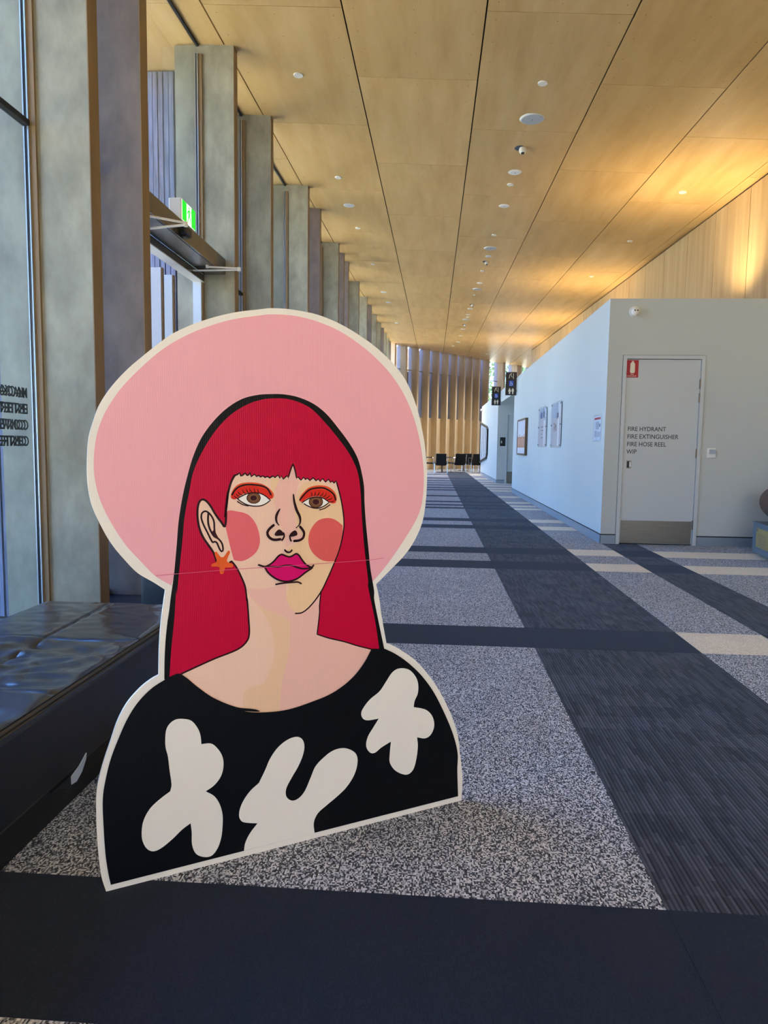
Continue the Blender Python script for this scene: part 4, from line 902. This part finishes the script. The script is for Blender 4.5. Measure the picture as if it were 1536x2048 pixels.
# ---- ceiling fixtures
def fixture(x, y, r, kind, label, grp):
    e = empty({'d': 'flush_detector', 'l': 'downlight', 's': 'ceiling_speaker', 'e': 'eyeball_spotlight'}[kind], (x, y, cz(x, y)))
    tag(e, label, {'d': 'detector', 'l': 'light', 's': 'speaker', 'e': 'spotlight'}[kind], grp)
    if kind == 'd': B('white').disc((0, 0, -.012), r * .93, 20, 'z', .012, r).build('cover', e, True)
    if kind == 'l':
        B('white').disc((0, 0, -.010), r * .86, 24, 'z', .010, r).build('rim', e, True); B('paper').disc((0, 0, -.013), r * .66, 20, 'z', .004).build('diffuser', e); B('printgrey').disc((0, 0, -.0145), r * .09, 8, 'z', .002).build('centre_cap', e)
    if kind == 's':
        B('white').disc((0, 0, -.012), r * .90, 32, 'z', .012, r).build('rim', e, True); B('papergrey').disc((0, 0, -.015), r * .84, 28, 'z', .004).build('grille', e); B('printgrey').disc((0, 0, -.0165), r * .05, 8, 'z', .002).build('centre_screw', e)
    if kind == 'e':
        B('printgrey').disc((0, 0, -.003), r, 20, 'z', .003).build('recess', e); B('white').sphere((.02, -.01, -.03), r * .62, 14, 9).build('eyeball', e, True); B('black').disc((.016, -.03, -.03 - r * .66), r * .26, 12, 'z', .014).build('lamp_aperture', e)
FX = [(-1.44, 7.38, .05, 'd'), (-1.44, 10.36, .05, 'd'), (-1.44, 11.66, .095, 'l'), (-1.44, 12.99, .048, 'd'), (1.0, 7.39, .05, 'd'), (1.01, 8.21, .14, 's'), (.99, 9.05, .08, 'e'), (1.01, 9.88, .095, 'l'), (1.0, 10.37, .048, 'd'),
      (1.01, 11.35, .085, 'l'), (1.0, 13.04, .048, 'd'), (1.01, 14.0, .13, 's'), (1.02, 14.65, .07, 'l'), (1.0, 15.14, .07, 'e'), (.99, 16.03, .05, 'd'), (1.02, 17.38, .08, 'l'), (1.01, 18.14, .12, 's'), (.99, 18.97, .04, 'd'),
      (.99, 20.48, .07, 'e'), (.99, 21.21, .09, 'l'), (.98, 22.34, .08, 'l'), (.99, 22.85, .06, 'd'), (.96, 23.4, .125, 's'), (.96, 24.57, .08, 'e'), (.96, 25.73, .09, 'l'), (.94, 27.69, .08, 'l'), (.93, 29.73, .1, 'l'), (.76, 31.35, .08, 'l'),
      (2.44, 34.0, .11, 'l'), (-1.42, 19.22, .09, 'l'), (-1.40, 20.84, .09, 'l'), (-1.42, 15.88, .045, 'd'), (-1.38, 25.08, .08, 'l'), (3.38, 10.4, .052, 'd'), (3.38, 13.05, .05, 'd'), (3.37, 16.06, .048, 'd')]
ROW = {0: 'the left ceiling row', 1: 'the centre ceiling row', 2: 'the right ceiling row'}
KN = {'d': 'small white flush disc', 'l': 'round white downlight', 's': 'large round speaker with pale grille', 'e': 'swivelling eyeball spotlight'}
cnt = {}
for x, y, r, k in sorted(FX, key=lambda f: f[1]):
    if k == 'l' and y > 33: fixture(x, y, r, k, 'round white downlight out of row, farthest, over the foyer', 'round downlights'); continue
    row = 0 if x < 0 else (1 if x < 2 else 2); n = cnt.get((row, k), 0); cnt[(row, k)] = n + 1
    fixture(x, y, r, k, '%s, %s such in %s' % (KN[k], ORD[n], ROW[row]), {'d': 'flush discs in the ceiling', 'l': 'round downlights', 's': 'ceiling speakers', 'e': 'eyeball spotlights'}[k])
# uplight bodies on the block roof
for i, (x, y) in enumerate(UPS):
    t = tag(empty('roof_uplight', (x, y, BZ)), 'small black uplight on the block roof, %s to the entrance' % ORD[i], 'light', 'uplights on the block roof')
    B('black').disc((0, 0, 0), .07, 16, 'z', .10, .09).build('housing', t)

# ---- foyer chairs and tables at the far end
def easy_chair(x, y, rz, label):
    t = tag(empty('foyer_chair', (x, y, 0), rz), label, 'chair', 'black chairs in the far foyer')
    # local: sitter faces +y
    B('upholstery').rbox(-.24, .24, -.22, .27, .36, .42, .02).build('seat', t)
    mt = Matrix.Translation((0, -.22, .40)) @ Matrix.Rotation(R(14), 4, 'X')
    B('upholstery').rbox(-.21, .21, -.035, .0, -.08, .42, .015, mt).build('backrest', t)
    for s_ in (-1, 1):
        B('chrome').tube([(s_ * .26, -.26, .005), (s_ * .26, -.24, .40), (s_ * .26, -.33, .78)], .012, 6).build('rear_leg', t)
        B('chrome').tube([(s_ * .26, .26, .005), (s_ * .26, .22, .38), (s_ * .26, .20, .62), (s_ * .26, -.27, .62)], .012, 6).build('front_leg', t)
        B('black').rbox(s_ * .26 - .02, s_ * .26 + .02, -.1, .18, .625, .645, .005).build('armrest', t)
    return t
CH = [(-.22, 29.9, -90, 'black foyer chair in profile at the left, facing right'), (.31, 29.0, 0, 'black foyer chair seen square from behind, left of the row'),
      (.72, 30.9, 80, 'black foyer chair in profile just right of the square-on one'), (1.05, 29.9, 12, 'black foyer chair turned half away, middle of the row'), (1.56, 31.1, -15, 'black foyer chair behind the middle one'),
      (1.80, 30.3, 12, 'black foyer chair by the blue wall corner, front of two'), (2.3, 31.6, -10, 'black foyer chair partly hidden by the blue wall corner')]
for x, y, a, lb_ in CH: easy_chair(x, y, R(a), lb_)
def table(x, y, label):
    t = tag(empty('pedestal_table', (x, y, 0)), label, 'table', 'small pedestal tables in the far foyer')
    B('black').disc((0, 0, 0), .24, 24, 'z', .02).build('base', t); B('black').disc((0, 0, .02), .028, 12, 'z', .44).build('column', t); B('black').disc((0, 0, .46), .30, 28, 'z', .02).build('tabletop', t)
table(.36, 29.95, 'small black pedestal table behind the square-on foyer chair'); table(1.35, 32.2, 'small black pedestal table between the middle and right foyer chairs'); 

# ---- trees outside, seen in the gaps of the far facade
def tree(x, y, h, r, label):
    t = tag(empty('tree', (x, y, -.12)), label, 'tree', 'trees outside the far facade')
    B('bark').disc((0, 0, 0), .16, 10, 'z', h * .6, .08).build('trunk', t)
    q = B('leaf'); rnd = random.Random(int(x * 10))
    for i in range(1500):
        a, b = rnd.uniform(0, 2 * PI), rnd.uniform(-1, 1); rad = r * rnd.uniform(.3, 1) ** .5
        c_ = Vector((rad * math.cos(a) * math.sqrt(1 - b * b), rad * math.sin(a) * math.sqrt(1 - b * b), h * .72 + rad * b * 1.2))
        u = Vector((rnd.gauss(0, 1), rnd.gauss(0, 1), rnd.gauss(0, 1))).normalized() * .13; v = u.cross(Vector((rnd.gauss(0, 1), rnd.gauss(0, 1), 1))).normalized() * .08
        q.face([c_ - u, c_ - v, c_ + u, c_ + v])
    o = q.build('foliage', t); o['kind'] = 'stuff'
tree(4.2, 47, 8, 2.0, 'leafy tree glimpsed in the left bright gap of the far facade'); tree(7.2, 50, 8.5, 2.2, 'leafy tree glimpsed in the right bright gap of the far facade')
